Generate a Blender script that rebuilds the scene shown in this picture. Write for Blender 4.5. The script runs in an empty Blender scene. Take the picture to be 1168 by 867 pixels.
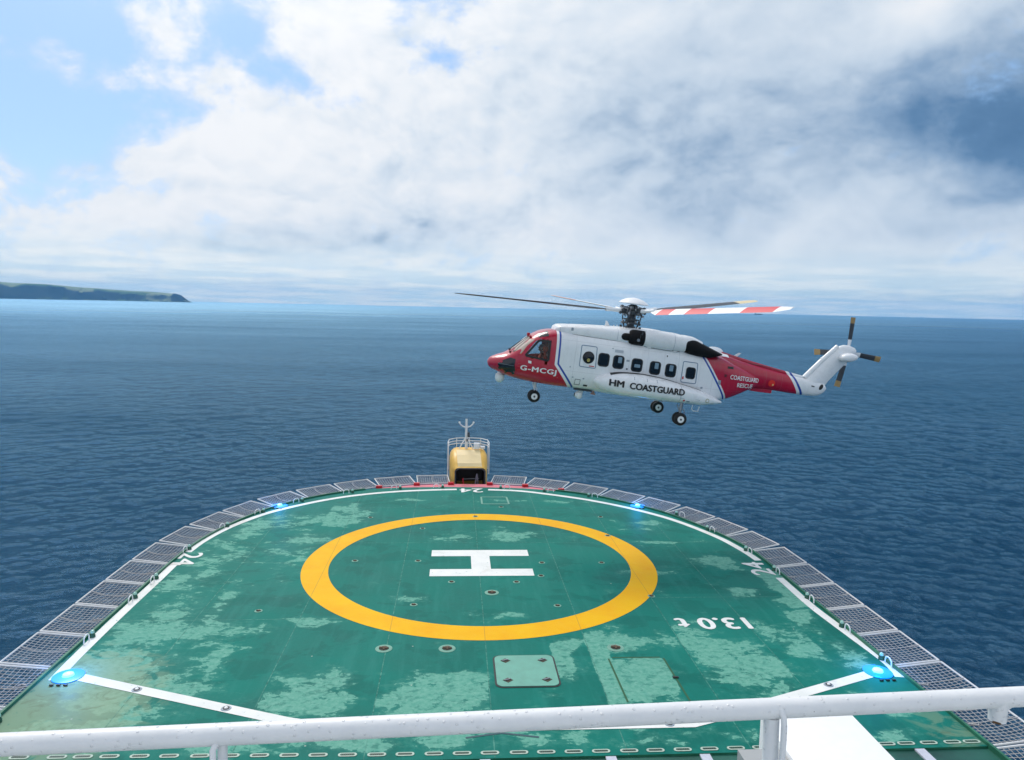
import bpy, bmesh, math, random
import numpy as np
from mathutils import Vector, Matrix
random.seed(7); rng = np.random.default_rng(7)
R = math.radians
sc = bpy.context.scene
COL = sc.collection
# ------------------------------------------------------------------ camera
cam = bpy.data.cameras.new('camera'); camo = bpy.data.objects.new('camera', cam); COL.objects.link(camo)
cam.sensor_width = 36; cam.lens = 36*843.81/1168; cam.clip_start = .05; cam.clip_end = 40000
CR = ((0.99703922,-0.07381962,0.0215281),(-0.01407821,0.09999407,0.99488843),(0.07559497,0.99224586,-0.09865877))
CAM = Vector((-1.10126,-28.77538,10.22410))
camo.matrix_world = Matrix(((CR[0][0],CR[1][0],-CR[2][0],CAM.x),(CR[0][1],CR[1][1],-CR[2][1],CAM.y),(CR[0][2],CR[1][2],-CR[2][2],CAM.z),(0,0,0,1)))
sc.camera = camo
SEA = -18.0
# ------------------------------------------------------------------ colour / exposure
sc.view_settings.view_transform = 'Standard'; sc.view_settings.look = 'None'
sc.view_settings.gamma = 1; sc.view_settings.use_curve_mapping = False
sc.view_settings.exposure = 0.30
# ------------------------------------------------------------------ node helper
class G:
    def __init__(s, nt): s.nt = nt; s.n = nt.nodes; s.l = nt.links
    def put(s, sock, v):
        if v is None: return
        if isinstance(v, (int, float)):
            if sock.type in ('VECTOR',): sock.default_value = (v, v, v)
            elif sock.type == 'RGBA': sock.default_value = (v, v, v, 1)
            else: sock.default_value = v
        elif isinstance(v, (tuple, list)):
            sock.default_value = tuple(v) + ((1,) if sock.type == 'RGBA' and len(v) == 3 else ())
        else: s.l.new(v, sock)
    def m(s, op, a, b=None, c=None, clamp=False):
        n = s.n.new('ShaderNodeMath'); n.operation = op; n.use_clamp = clamp
        for i, v in enumerate((a, b, c)): s.put(n.inputs[i], v)
        return n.outputs[0]
    def v(s, op, a, b=None):
        n = s.n.new('ShaderNodeVectorMath'); n.operation = op
        s.put(n.inputs[0], a); s.put(n.inputs[1], b)
        return n.outputs[1] if op in ('LENGTH', 'DOT_PRODUCT', 'DISTANCE') else n.outputs[0]
    def comb(s, x, y, z):
        n = s.n.new('ShaderNodeCombineXYZ')
        for i, q in enumerate((x, y, z)): s.put(n.inputs[i], q)
        return n.outputs[0]
    def sep(s, a):
        n = s.n.new('ShaderNodeSeparateXYZ'); s.put(n.inputs[0], a); return n.outputs
    def noise(s, vec, scale, detail=4, rough=.55, dist=0, lac=2.0):
        n = s.n.new('ShaderNodeTexNoise'); s.put(n.inputs['Vector'], vec)
        n.inputs['Scale'].default_value = scale; n.inputs['Detail'].default_value = detail
        n.inputs['Roughness'].default_value = rough; n.inputs['Distortion'].default_value = dist
        n.inputs['Lacunarity'].default_value = lac
        return n.outputs[0]
    def mr(s, v, a, b, c=0, d=1, smooth=False):
        n = s.n.new('ShaderNodeMapRange'); n.interpolation_type = 'SMOOTHSTEP' if smooth else 'LINEAR'
        s.put(n.inputs[0], v)
        for i, q in enumerate((a, b, c, d)): s.put(n.inputs[i+1], q)
        return n.outputs[0]
    def mix(s, f, a, b, blend='MIX'):
        n = s.n.new('ShaderNodeMix'); n.data_type = 'RGBA'; n.blend_type = blend
        s.put(n.inputs[0], f); s.put(n.inputs[6], a); s.put(n.inputs[7], b)
        return n.outputs[2]
    def bump(s, h, strength=.3, dist=.02, normal=None):
        n = s.n.new('ShaderNodeBump'); n.inputs['Strength'].default_value = strength
        n.inputs['Distance'].default_value = dist; s.put(n.inputs['Height'], h)
        if normal: s.l.new(normal, n.inputs['Normal'])
        return n.outputs[0]
    def gauss(s, x, y, x0, y0, sx, sy, rot=0):
        dx = s.m('SUBTRACT', x, x0); dy = s.m('SUBTRACT', y, y0)
        if rot:
            c_, s_ = math.cos(R(rot)), math.sin(R(rot))
            u = s.m('ADD', s.m('MULTIPLY', dx, c_), s.m('MULTIPLY', dy, s_))
            w = s.m('SUBTRACT', s.m('MULTIPLY', dy, c_), s.m('MULTIPLY', dx, s_))
        else: u, w = dx, dy
        u = s.m('DIVIDE', u, sx); w = s.m('DIVIDE', w, sy)
        q = s.m('ADD', s.m('MULTIPLY', u, u), s.m('MULTIPLY', w, w))
        return s.m('EXPONENT', s.m('MULTIPLY', q, -1.0))

# ------------------------------------------------------------------ sky
SUN_AZ, SUN_EL = -24.0, 52.0          # azimuth from +Y (ship's heading) towards +X
world = bpy.data.worlds.new('World'); sc.world = world; world.use_nodes = True
nt = world.node_tree; nt.nodes.clear(); g = G(nt)
out = nt.nodes.new('ShaderNodeOutputWorld')
sky = nt.nodes.new('ShaderNodeTexSky'); sky.sky_type = 'NISHITA'; sky.sun_disc = False
sky.sun_elevation = R(SUN_EL); sky.sun_rotation = R(SUN_AZ); sky.air_density = 1.0; sky.dust_density = .6; sky.ozone_density = 1.5
bgs = nt.nodes.new('ShaderNodeBackground'); g.put(bgs.inputs[0], sky.outputs[0]); bgs.inputs[1].default_value = .13
tc = nt.nodes.new('ShaderNodeTexCoord'); dirv = g.v('NORMALIZE', tc.outputs['Generated'])
dx, dy, dz = g.sep(dirv)
AZ = g.m('MULTIPLY', g.m('ARCTAN2', dx, dy), 57.29578)
EL = g.m('MULTIPLY', g.m('ARCSINE', dz), 57.29578)
# cloud coordinates : direction space stretched sideways
cv = g.v('MULTIPLY', dirv, (1.0, 1.0, 1.5))
warp = g.noise(cv, 3.0, 3, .5)
cvw = g.v('ADD', cv, g.v('MULTIPLY', g.comb(warp, g.noise(g.v('ADD', cv, (5.2, 1.3, 8.1)), 3.0, 3, .5), g.noise(g.v('ADD', cv, (1.7, 9.2, 3.3)), 3.0, 3, .5)), .10))
nA = g.noise(cvw, 3.6, 8, .48)                 # broad masses
def billow(off, sc_, d_=7):
    # cauliflower shapes: folded noise octaves
    t = None; amp = 1.0; tot = 0
    for k in range(4):
        n_ = g.noise(g.v('ADD', cvw, off), sc_*2.1**k, 1.5, .5)
        b_ = g.m('ABSOLUTE', g.m('SUBTRACT', g.m('MULTIPLY', n_, 2.0), 1.0)); b_ = g.m('MULTIPLY', b_, amp*1.9)
        t = b_ if t is None else g.m('ADD', t, b_); tot += amp; amp *= .52
    return g.m('DIVIDE', t, tot)
nB = g.noise(g.v('ADD', cvw, (3.1, 7.7, 1.9)), 8.0, 12, .60)   # billows
bl1 = billow((3.1, 7.7, 1.9), 7.5)
bl2 = billow((3.088, 7.7, 1.925), 7.5)
zz = g.m('ADD', g.m('MAXIMUM', dz, 0.0), .055)
lay = g.comb(g.m('DIVIDE', dx, zz), g.m('DIVIDE', dy, zz), 0.0)
nL = g.noise(lay, .75, 7, .55)                # flat layer streaks near the horizon
cover = g.m('ADD', g.m('MULTIPLY', g.m('SUBTRACT', nA, .5), 1.7), .72)
cover = g.m('ADD', g.m('ADD', cover, g.m('MULTIPLY', g.m('SUBTRACT', nB, .5), 3.4)), g.m('MULTIPLY', g.m('SUBTRACT', .4, bl1), .35))
def hole(x0, y0, sx, sy, k, rot=0):
    global cover
    cover = g.m('SUBTRACT', cover, g.m('MULTIPLY', g.gauss(AZ, EL, x0, y0, sx, sy, rot), k))
hole(-28, 12.3, 7.5, 2.6, .95, 3)
hole(-25.5, 16.8, 7.0, 1.6, .85, -10)
hole(-14.5, 16.8, 6.0, 1.8, .50, -20)
hole(-9.5, 14.9, 5.0, 1.6, .52, -14)
hole(-30.5, 17.5, 2.5, 3.0, .35)
hole(-1.8, 17.4, 2.0, .8, .18)
hole(4, 6.0, 9, 3.0, -.45)
hole(31, 8.5, 7, 3, -.4)
cover = g.m('ADD', cover, g.m('MULTIPLY', g.gauss(AZ, EL, -14, 10.0, 7.5, 3.6), .55))
cover = g.m('ADD', cover, g.m('MULTIPLY', g.gauss(AZ, EL, 14, 12, 26, 10), .5))
alpha = g.mr(cover, .12, .85, 0, 1, True)
# shading of the clouds: lit tops white, bases grey blue
nC = g.noise(g.v('ADD', cvw, (9.1, 2.2, 4.4)), 2.7, 5, .5)
emb = g.m('MULTIPLY', g.m('MULTIPLY', g.m('SUBTRACT', bl1, bl2), -.75), g.mr(AZ, -4, 16, 1, .35))
dark = g.m('ADD', g.m('ADD', g.m('MULTIPLY', g.m('SUBTRACT', nA, .5), .75), .17), g.m('ADD', g.m('MULTIPLY', g.m('SUBTRACT', nB, .5), -.13), g.m('MULTIPLY', g.m('SUBTRACT', nC, .5), .9)))
dark = g.m('ADD', dark, emb)
def shade(x0, y0, sx, sy, k, rot=0):
    global dark
    dark = g.m('ADD', dark, g.m('MULTIPLY', g.gauss(AZ, EL, x0, y0, sx, sy, rot), k))
shade(-14, 11, 7.5, 5.0, -.30)
shade(-27, 6, 8.0, 3.5, -.22)
shade(-15, 4.4, 7.5, 1.5, .50, -2)
shade(-4, 5.4, 5.5, 1.3, .42, 3)
shade(3.0, 7.2, 3.5, 1.0, .18, 5)
shade(12, 11.5, 10, 5.0, .26)
shade(19, 6.6, 5.0, 1.5, .12)
shade(9, 17, 12, 4, .10)
shade(24, 9, 16, 10, .25)
shade(36.5, 11.6, 9.0, 4.0, .58, -14)
shade(40, 14.5, 7, 5, .34, -10)
shade(62, 34, 30, 24, .75)
shade(44, 46, 26, 19, .62)
shade(15, 60, 60, 22, .25)
shade(31.5, 19.5, 4.5, 1.8, -.45, 30)
shade(0, 2.6, 60, .8, -.10)
dark = g.m('ADD', dark, g.m('MULTIPLY', g.m('MULTIPLY', g.m('SUBTRACT', nB, .5), dark), .5))
dark = g.mr(dark, 0.0, 1.5, 0, 1)
ramp = nt.nodes.new('ShaderNodeValToRGB'); g.put(ramp.inputs[0], dark)
els = ramp.color_ramp.elements
els[0].position = 0.0; els[0].color = (.93, .95, .98, 1)
els[1].position = 1.0; els[1].color = (.060, .150, .300, 1)
for pos, c in ((.15, (.86, .90, .95, 1)), (.31, (.73, .81, .90, 1)), (.46, (.56, .67, .80, 1)), (.62, (.27, .40, .58, 1)), (.75, (.12, .24, .42, 1))):
    e = els.new(pos); e.color = c
# horizon layer: pale blue with cream streaks
hz = g.mr(EL, 0.2, 6.0, 1, 0, True)
streak = g.mr(nL, .40, .62, 0, 1, True)
hcol = g.mix(streak, (.70, .90, .98), (1.05, 1.10, 1.04))
right = g.mr(AZ, -10, 45, 0, 1)
hcol = g.mix(g.m('MULTIPLY', right, .55), hcol, g.mix(streak, (.44, .66, .80), (.66, .82, .90)))
ccol = g.mix(g.m('MULTIPLY', hz, .85), ramp.outputs[0], hcol)
alpha2 = g.m('MAXIMUM', alpha, g.m('MULTIPLY', hz, .9))
below = g.mr(EL, -1.2, -.2, 0, 1)
# blue sky between the clouds: nishita lifted by thin veil cloud
veil = g.mix(.25, (.16, .42, .86), (.46, .66, .92))
bgc = nt.nodes.new('ShaderNodeBackground'); g.put(bgc.inputs[0], g.mix(alpha2, veil, ccol)); bgc.inputs[1].default_value = .80
facmix = g.mr(alpha2, 0, 1, .55, 1)
mx = nt.nodes.new('ShaderNodeMixShader'); g.put(mx.inputs[0], facmix)
g.l.new(bgs.outputs[0], mx.inputs[1]); g.l.new(bgc.outputs[0], mx.inputs[2])
# bright veil of thin cloud round the hidden sun
_sv = (math.sin(R(SUN_AZ))*math.cos(R(SUN_EL)), math.cos(R(SUN_AZ))*math.cos(R(SUN_EL)), math.sin(R(SUN_EL)))
prox = g.m('EXPONENT', g.m('MULTIPLY', g.m('SUBTRACT', g.v('DOT_PRODUCT', dirv, _sv), 1.0), 17.0))
bgv = nt.nodes.new('ShaderNodeBackground'); bgv.inputs[0].default_value = (1, .97, .92, 1); g.put(bgv.inputs[1], g.m('MULTIPLY', prox, 1.3))
ad = nt.nodes.new('ShaderNodeAddShader'); g.l.new(mx.outputs[0], ad.inputs[0]); g.l.new(bgv.outputs[0], ad.inputs[1])
g.l.new(ad.outputs[0], out.inputs[0])
world.cycles.sampling_method = 'MANUAL'; world.cycles.sample_map_resolution = 512
# ------------------------------------------------------------------ sun (veiled by cloud)
sl = bpy.data.lights.new('sun', 'SUN'); so = bpy.data.objects.new('sun', sl); COL.objects.link(so)
sl.energy = 1.6; sl.angle = R(20); sl.color = (1.0, .95, .88)
sd = Vector((math.sin(R(SUN_AZ))*math.cos(R(SUN_EL)), math.cos(R(SUN_AZ))*math.cos(R(SUN_EL)), math.sin(R(SUN_EL))))
so.rotation_euler = sd.to_track_quat('Z', 'Y').to_euler(); so.location = (-30, 0, 60)
sc.cycles.volume_bounces = 0; sc.cycles.max_bounces = 8; sc.cycles.transparent_max_bounces = 12
sc.cycles.use_denoising = True
sc.cycles.volume_step_rate = 4

# ================================================================== materials
def mat(name, col=(.5, .5, .5), rough=.5, metal=0, spec=.5, coat=0, noise_amt=.0, nscale=6, emis=None, estr=0, bump=0, bscale=40, trans=0, ior=1.45, alpha=1):
    m = bpy.data.materials.new(name); m.use_nodes = True
    nt = m.node_tree; b = nt.nodes['Principled BSDF']; gg = G(nt)
    b.inputs['Roughness'].default_value = rough; b.inputs['Metallic'].default_value = metal
    b.inputs['Specular IOR Level'].default_value = spec; b.inputs['Coat Weight'].default_value = coat
    b.inputs['Coat Roughness'].default_value = .08
    b.inputs['Transmission Weight'].default_value = trans; b.inputs['IOR'].default_value = ior
    b.inputs['Alpha'].default_value = alpha
    t = nt.nodes.new('ShaderNodeTexCoord')
    if noise_amt:
        n = gg.noise(t.outputs['Object'], nscale, 6, .6)
        dk = tuple(c*(1-noise_amt) for c in col); lt = tuple(min(1, c*(1+noise_amt*.5)) for c in col)
        gg.put(b.inputs['Base Color'], gg.mix(gg.mr(n, .3, .7), dk, lt))
        gg.put(b.inputs['Roughness'], gg.mr(n, .3, .7, max(0, rough-.08), min(1, rough+.1)))
    else: b.inputs['Base Color'].default_value = (*col, 1)
    if bump: gg.put(b.inputs['Normal'], gg.bump(gg.noise(t.outputs['Object'], bscale, 4, .6), bump, .01))
    if emis: b.inputs['Emission Color'].default_value = (*emis, 1); b.inputs['Emission Strength'].default_value = estr
    return m
def worn_white():
    m = bpy.data.materials.new('marking_white'); m.use_nodes = True; nt = m.node_tree; q = G(nt); b = nt.nodes['Principled BSDF']; P = nt.nodes.new('ShaderNodeTexCoord').outputs['Object']
    c = q.mix(q.mr(q.noise(P, 1.3, 8, .65), .35, .7), (.78, .78, .76), (.66, .68, .65))
    c = q.mix(q.m('MULTIPLY', q.mr(q.noise(P, 5.5, 9, .68), .63, .66), .75), c, (.10, .32, .25))
    c = q.mix(q.m('MULTIPLY', q.mr(q.noise(P, .8, 5, .6, .6), .60, .68), .30), c, (.42, .38, .30))
    q.put(b.inputs['Base Color'], c); b.inputs['Roughness'].default_value = .6; b.inputs['Specular IOR Level'].default_value = .2; return m
M = dict(
    white_paint=mat('white_paint', (.80, .80, .80), .38, noise_amt=.06, nscale=5, bump=.12, bscale=30),
    net_white=mat('net_white', (.68, .68, .67), .6, noise_amt=.12, nscale=9),
    net_rope=mat('net_rope', (.44, .42, .41), .85, noise_amt=.25, nscale=12),
    marking_white=worn_white(),
    kerb_green=mat('kerb_green', (.02, .155, .085), .5, noise_amt=.35, nscale=2),
    red_deck=mat('red_deck', (.62, .16, .20), .6, noise_amt=.3, nscale=1.5),
    red_paint=mat('red_paint', (.50, .01, .02), .4, noise_amt=.1),
    dark=mat('dark', (.012, .013, .014), .5),
    black_gloss=mat('black_gloss', (.012, .015, .020), .18, coat=.4),
    rubber=mat('rubber', (.012, .012, .013), .75, noise_amt=.3, nscale=20),
    steel=mat('steel', (.33, .34, .36), .35, metal=.8, noise_amt=.3, nscale=20),
    darksteel=mat('darksteel', (.07, .08, .09), .45, metal=.3, noise_amt=.5, nscale=14),
    exhaust=mat('exhaust', (.005, .005, .006), .7, spec=.25, noise_amt=.4, nscale=6),
    heli_white=mat('heli_white', (.80, .81, .82), .28, coat=.35, noise_amt=.05, nscale=3),
    heli_text_black=mat('heli_text_black', (.01, .01, .012), .35),
    heli_text_white=mat('heli_text_white', (.8, .8, .8), .35),
    seam_grey=mat('seam_grey', (.28, .33, .38), .5),
    seal_blue=mat('seal_blue', (.16, .24, .33), .5),
    cabin_glass=mat('cabin_glass', (.006, .010, .016), .05, coat=0, spec=.5),
    shield_glass=mat('shield_glass', (.42, .32, .25), .07, coat=1, spec=.8),
    frame_black=mat('frame_black', (.012, .012, .013), .4),
    blade_dark=mat('blade_dark', (.045, .05, .06), .4, noise_amt=.2),
    orange=mat('orange_suit', (.62, .07, .015), .7, noise_amt=.3, nscale=12),
    helmet=mat('helmet_grey', (.55, .56, .56), .3, coat=.4),
    skin=mat('skin', (.45, .25, .18), .6),
    tan=mat('tan_tip', (.36, .24, .10), .5),
    yellow=mat('yellow_paint', (.74, .44, .08), .45, noise_amt=.12, nscale=2, bump=.05),
    cream=mat('sunlit_yellow_paint', (.80, .62, .33), .5, noise_amt=.08, nscale=2),  # cab yellow with sunlight and glare put into the colour
    pad_white=mat('box_white', (.80, .81, .81), .5, noise_amt=.03),
    vent=mat('vent_grey', (.35, .36, .36), .5),
    hull=mat('hull_paint', (.25, .03, .03), .5, noise_amt=.2, nscale=.5),
    struct_white=mat('structure_white', (.72, .73, .73), .5, noise_amt=.08, nscale=1),
    rust=mat('rust', (.10, .055, .025), .9, noise_amt=.5, nscale=60),
    bar=mat('bar_grey', (.50, .52, .60), .5, noise_amt=.1),
    lamp_green=mat('lamp_body_green', (.02, .10, .06), .4),
    lamp_glass=mat('lamp_glass', (.35, .6, .5), .1, coat=.5),
    blue_glow=mat('blue_lamp', (.01, .20, .8), .3, emis=(.0, .22, .85), estr=.85),
    blue_core=mat('blue_lamp_core', (.5, .8, 1), .3, emis=(.12, .55, 1.0), estr=1.6),
    ship=mat('ship_hull', (.05, .07, .10), .6),
)
def glass_mat():
    m = bpy.data.materials.new('door_glass'); m.use_nodes = True; nt = m.node_tree; nt.nodes.clear(); g2 = G(nt)
    o = nt.nodes.new('ShaderNodeOutputMaterial'); a = nt.nodes.new('ShaderNodeBsdfTransparent'); a.inputs[0].default_value = (.75, .80, .82, 1)
    b = nt.nodes.new('ShaderNodeBsdfGlossy'); b.inputs['Roughness'].default_value = .03
    f = nt.nodes.new('ShaderNodeFresnel'); f.inputs[0].default_value = 1.5
    x = nt.nodes.new('ShaderNodeMixShader'); nt.links.new(f.outputs[0], x.inputs[0]); nt.links.new(a.outputs[0], x.inputs[1]); nt.links.new(b.outputs[0], x.inputs[2]); nt.links.new(x.outputs[0], o.inputs[0])
    return m
M['glass'] = glass_mat()

def livery_mat():
    m = bpy.data.materials.new('livery_paint'); m.use_nodes = True; nt = m.node_tree; q = G(nt); b = nt.nodes['Principled BSDF']
    t = nt.nodes.new('ShaderNodeTexCoord'); X, Y, Z = q.sep(t.outputs['Object'])
    A = q.m('MULTIPLY', X, -1.0)
    w = .008
    def step(d, x): return q.mr(d, x-w, x+w)
    d1 = q.m('SUBTRACT', q.m('SUBTRACT', A, .47), q.m('MULTIPLY', q.m('SUBTRACT', 3.07, Z), .034))
    d2 = q.m('MULTIPLY', q.m('SUBTRACT', q.m('SUBTRACT', A, .52), q.m('MULTIPLY', q.m('SUBTRACT', 1.6, Z), .84)), .766)
    df = q.m('MINIMUM', d1, d2)
    dr = q.m('MULTIPLY', q.m('SUBTRACT', q.m('SUBTRACT', A, 7.02), q.m('MULTIPLY', q.m('SUBTRACT', 2.73, Z), .762)), .795)
    dt = q.m('MULTIPLY', q.m('SUBTRACT', q.m('SUBTRACT', A, 11.52), q.m('MULTIPLY', q.m('SUBTRACT', 2.43, Z), .704)), .818)
    red1 = q.m('SUBTRACT', 1.0, step(df, 0))
    red2 = q.m('MULTIPLY', step(dr, .15), q.m('SUBTRACT', 1.0, step(dt, 0)))
    red = q.m('MAXIMUM', red1, red2)
    bl = q.m('MULTIPLY', step(df, .11), q.m('SUBTRACT', 1.0, step(df, .19)))
    bl = q.m('MAXIMUM', bl, q.m('MULTIPLY', step(dr, 0), q.m('SUBTRACT', 1.0, step(dr, .08))))
    bl = q.m('MAXIMUM', bl, q.m('MULTIPLY', step(dt, .13), q.m('SUBTRACT', 1.0, step(dt, .23))))
    n = q.noise(t.outputs['Object'], 4, 5, .6)
    white = q.mix(q.mr(n, .3, .7), (.76, .775, .79), (.81, .82, .83))
    # panel joints
    def line(d, x, ww=.006): return q.m('LESS_THAN', q.m('ABSOLUTE', q.m('SUBTRACT', d, x)), ww)
    j = line(A, 1.35)
    for x in (3.75, 5.95, 7.6, 8.9, 9.8, 10.4, 11.2): j = q.m('MAXIMUM', j, line(A, x))
    j = q.m('MAXIMUM', j, line(Z, 1.42, .005))
    c = q.mix(red, white, (.43, .002, .030)); c = q.mix(bl, c, (.012, .055, .33))
    for x in (4.55, 5.3, 6.95): j = q.m('MAXIMUM', j, line(A, x, .004))
    j = q.m('MAXIMUM', j, q.m('MULTIPLY', line(Z, 2.72, .005), q.m('GREATER_THAN', A, .7)))
    c = q.mix(q.m('MULTIPLY', j, .30), c, (.12, .12, .14))
    gm = nt.nodes.new('ShaderNodeMapping'); gm.inputs['Scale'].default_value = (6, 6, .9); q.put(gm.inputs[0], t.outputs['Object'])
    gr_ = q.noise(gm.outputs[0], 1.2, 6, .62)
    c = q.mix(q.m('MULTIPLY', q.mr(gr_, .52, .75), .11), c, (.16, .14, .12))
    soot = q.m('MULTIPLY', q.m('MULTIPLY', q.mr(A, 6.6, 7.6), q.mr(A, 11, 8)), q.mr(Z, 2.3, 3.0))
    c = q.mix(q.m('MULTIPLY', q.m('MULTIPLY', soot, q.mr(n, .3, .7, .4, 1)), .55), c, (.03, .025, .025))
    q.put(b.inputs['Base Color'], c); b.inputs['Roughness'].default_value = .27; b.inputs['Coat Weight'].default_value = .3; b.inputs['Coat Roughness'].default_value = .08
    return m
M['livery'] = livery_mat()

# ================================================================== mesh helpers
def obj(name, verts, faces, mt, parent=None, smooth=False):
    me = bpy.data.meshes.new(name); me.from_pydata([tuple(v) for v in verts], [], faces)
    me.validate(); me.update()
    if mt is not None: me.materials.append(mt)
    if smooth:
        for p in me.polygons: p.use_smooth = True
    o = bpy.data.objects.new(name, me); COL.objects.link(o)
    if parent is not None: o.parent = parent
    return o
def autosmooth(o, deg=38):
    me = o.data
    bm = bmesh.new(); bm.from_mesh(me)
    bmesh.ops.recalc_face_normals(bm, faces=bm.faces)
    for f in bm.faces: f.smooth = True
    for e in bm.edges:
        if len(e.link_faces) == 2 and e.calc_face_angle(0) > R(deg): e.smooth = False
    bm.to_mesh(me); bm.free(); return o
def empty(name, loc=(0, 0, 0), rz=0, parent=None):
    o = bpy.data.objects.new(name, None); COL.objects.link(o); o.location = loc; o.rotation_euler = (0, 0, rz); o.empty_display_size = .2
    if parent: o.parent = parent
    return o
def tag(o, label=None, cat=None, group=None, kind=None):
    if label: o['label'] = label
    if cat: o['category'] = cat
    if group: o['group'] = group
    if kind: o['kind'] = kind
    return o
class MB:
    def __init__(s): s.v = []; s.f = []
    def add(s, vs, fs):
        o = len(s.v); s.v += [tuple(x) for x in vs]; s.f += [tuple(i+o for i in f) for f in fs]; return s
    def box(s, c, d, rot=None, bev=0):
        hx, hy, hz = d[0]/2, d[1]/2, d[2]/2
        if bev:
            bm = bmesh.new(); bmesh.ops.create_cube(bm, size=1)
            for v in bm.verts: v.co = Vector((v.co.x*d[0], v.co.y*d[1], v.co.z*d[2]))
            bmesh.ops.bevel(bm, geom=list(bm.edges), offset=bev, segments=2, affect='EDGES', profile=.6)
            bm.verts.ensure_lookup_table(); vs = [v.co.copy() for v in bm.verts]; fs = [[v.index for v in f.verts] for f in bm.faces]; bm.free()
        else:
            vs = [Vector((x*hx, y*hy, z*hz)) for x in (-1, 1) for y in (-1, 1) for z in (-1, 1)]
            fs = [(0, 1, 3, 2), (4, 6, 7, 5), (0, 4, 5, 1), (2, 3, 7, 6), (0, 2, 6, 4), (1, 5, 7, 3)]
        if rot is not None: vs = [rot @ v for v in vs]
        return s.add([v+Vector(c) for v in vs], fs)
    def tube(s, pts, r, n=8, caps=True, closed=False):
        P = [Vector(p) for p in pts]; N = len(P); base = len(s.v)
        rr = r if isinstance(r, (list, tuple)) else [r]*N
        up = None
        for i in range(N):
            if closed: t = (P[(i+1) % N]-P[i-1])
            else: t = P[min(i+1, N-1)]-P[max(i-1, 0)]
            if t.length < 1e-9: t = Vector((0, 0, 1))
            t.normalize()
            if up is None:
                up = Vector((0, 0, 1)) if abs(t.z) < .9 else Vector((1, 0, 0))
            a = (up - t*up.dot(t)); a = a.normalized() if a.length > 1e-6 else t.orthogonal().normalized()
            up = a; b = t.cross(a)
            for k in range(n):
                an = 2*math.pi*(k+.5)/n; s.v.append(tuple(P[i]+(a*math.cos(an)+b*math.sin(an))*rr[i]))
        L = N if closed else N-1
        for i in range(L):
            for k in range(n):
                i2 = (i+1) % N
                s.f.append((base+i*n+k, base+i*n+(k+1) % n, base+i2*n+(k+1) % n, base+i2*n+k))
        if caps and not closed:
            s.f.append(tuple(base+k for k in range(n))[::-1]); s.f.append(tuple(base+(N-1)*n+k for k in range(n)))
        return s
    def lathe(s, c, axis, prof, n=20):          # prof: (distance along the axis, radius)
        ax = Vector(axis).normalized(); a = ax.orthogonal().normalized(); b = ax.cross(a); base = len(s.v); c = Vector(c)
        for h, r in prof:
            for k in range(n):
                an = 2*math.pi*k/n; s.v.append(tuple(c+ax*h+(a*math.cos(an)+b*math.sin(an))*r))
        for i in range(len(prof)-1):
            for k in range(n): s.f.append((base+i*n+k, base+i*n+(k+1) % n, base+(i+1)*n+(k+1) % n, base+(i+1)*n+k))
        s.f.append(tuple(base+k for k in range(n))[::-1]); s.f.append(tuple(base+(len(prof)-1)*n+k for k in range(n)))
        return s
    def ell(s, c, rx, ry, rz, n=20, m=12):
        base = len(s.v); c = Vector(c)
        for i in range(m+1):
            th = math.pi*i/m
            for k in range(n):
                an = 2*math.pi*k/n; s.v.append((c.x+rx*math.sin(th)*math.cos(an), c.y+ry*math.sin(th)*math.sin(an), c.z+rz*math.cos(th)))
        for i in range(m):
            for k in range(n): s.f.append((base+i*n+k, base+(i+1)*n+k, base+(i+1)*n+(k+1) % n, base+i*n+(k+1) % n))
        return s
    def prism(s, poly, z0, z1):
        n = len(poly); b = len(s.v)
        s.v += [(x, y, z0) for x, y in poly]+[(x, y, z1) for x, y in poly]
        s.f.append(tuple(b+i for i in range(n))[::-1]); s.f.append(tuple(b+n+i for i in range(n)))
        for i in range(n): s.f.append((b+i, b+(i+1) % n, b+n+(i+1) % n, b+n+i))
        return s
    def build(s, name, mt, parent=None, smooth=False, deg=38):
        o = obj(name, s.v, s.f, mt, parent)
        if smooth: autosmooth(o, deg)
        return o
def ordinal(n):
    w = ['first', 'second', 'third', 'fourth', 'fifth', 'sixth', 'seventh', 'eighth', 'ninth', 'tenth', 'eleventh', 'twelfth', 'thirteenth', 'fourteenth']
    return w[n-1]

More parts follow.
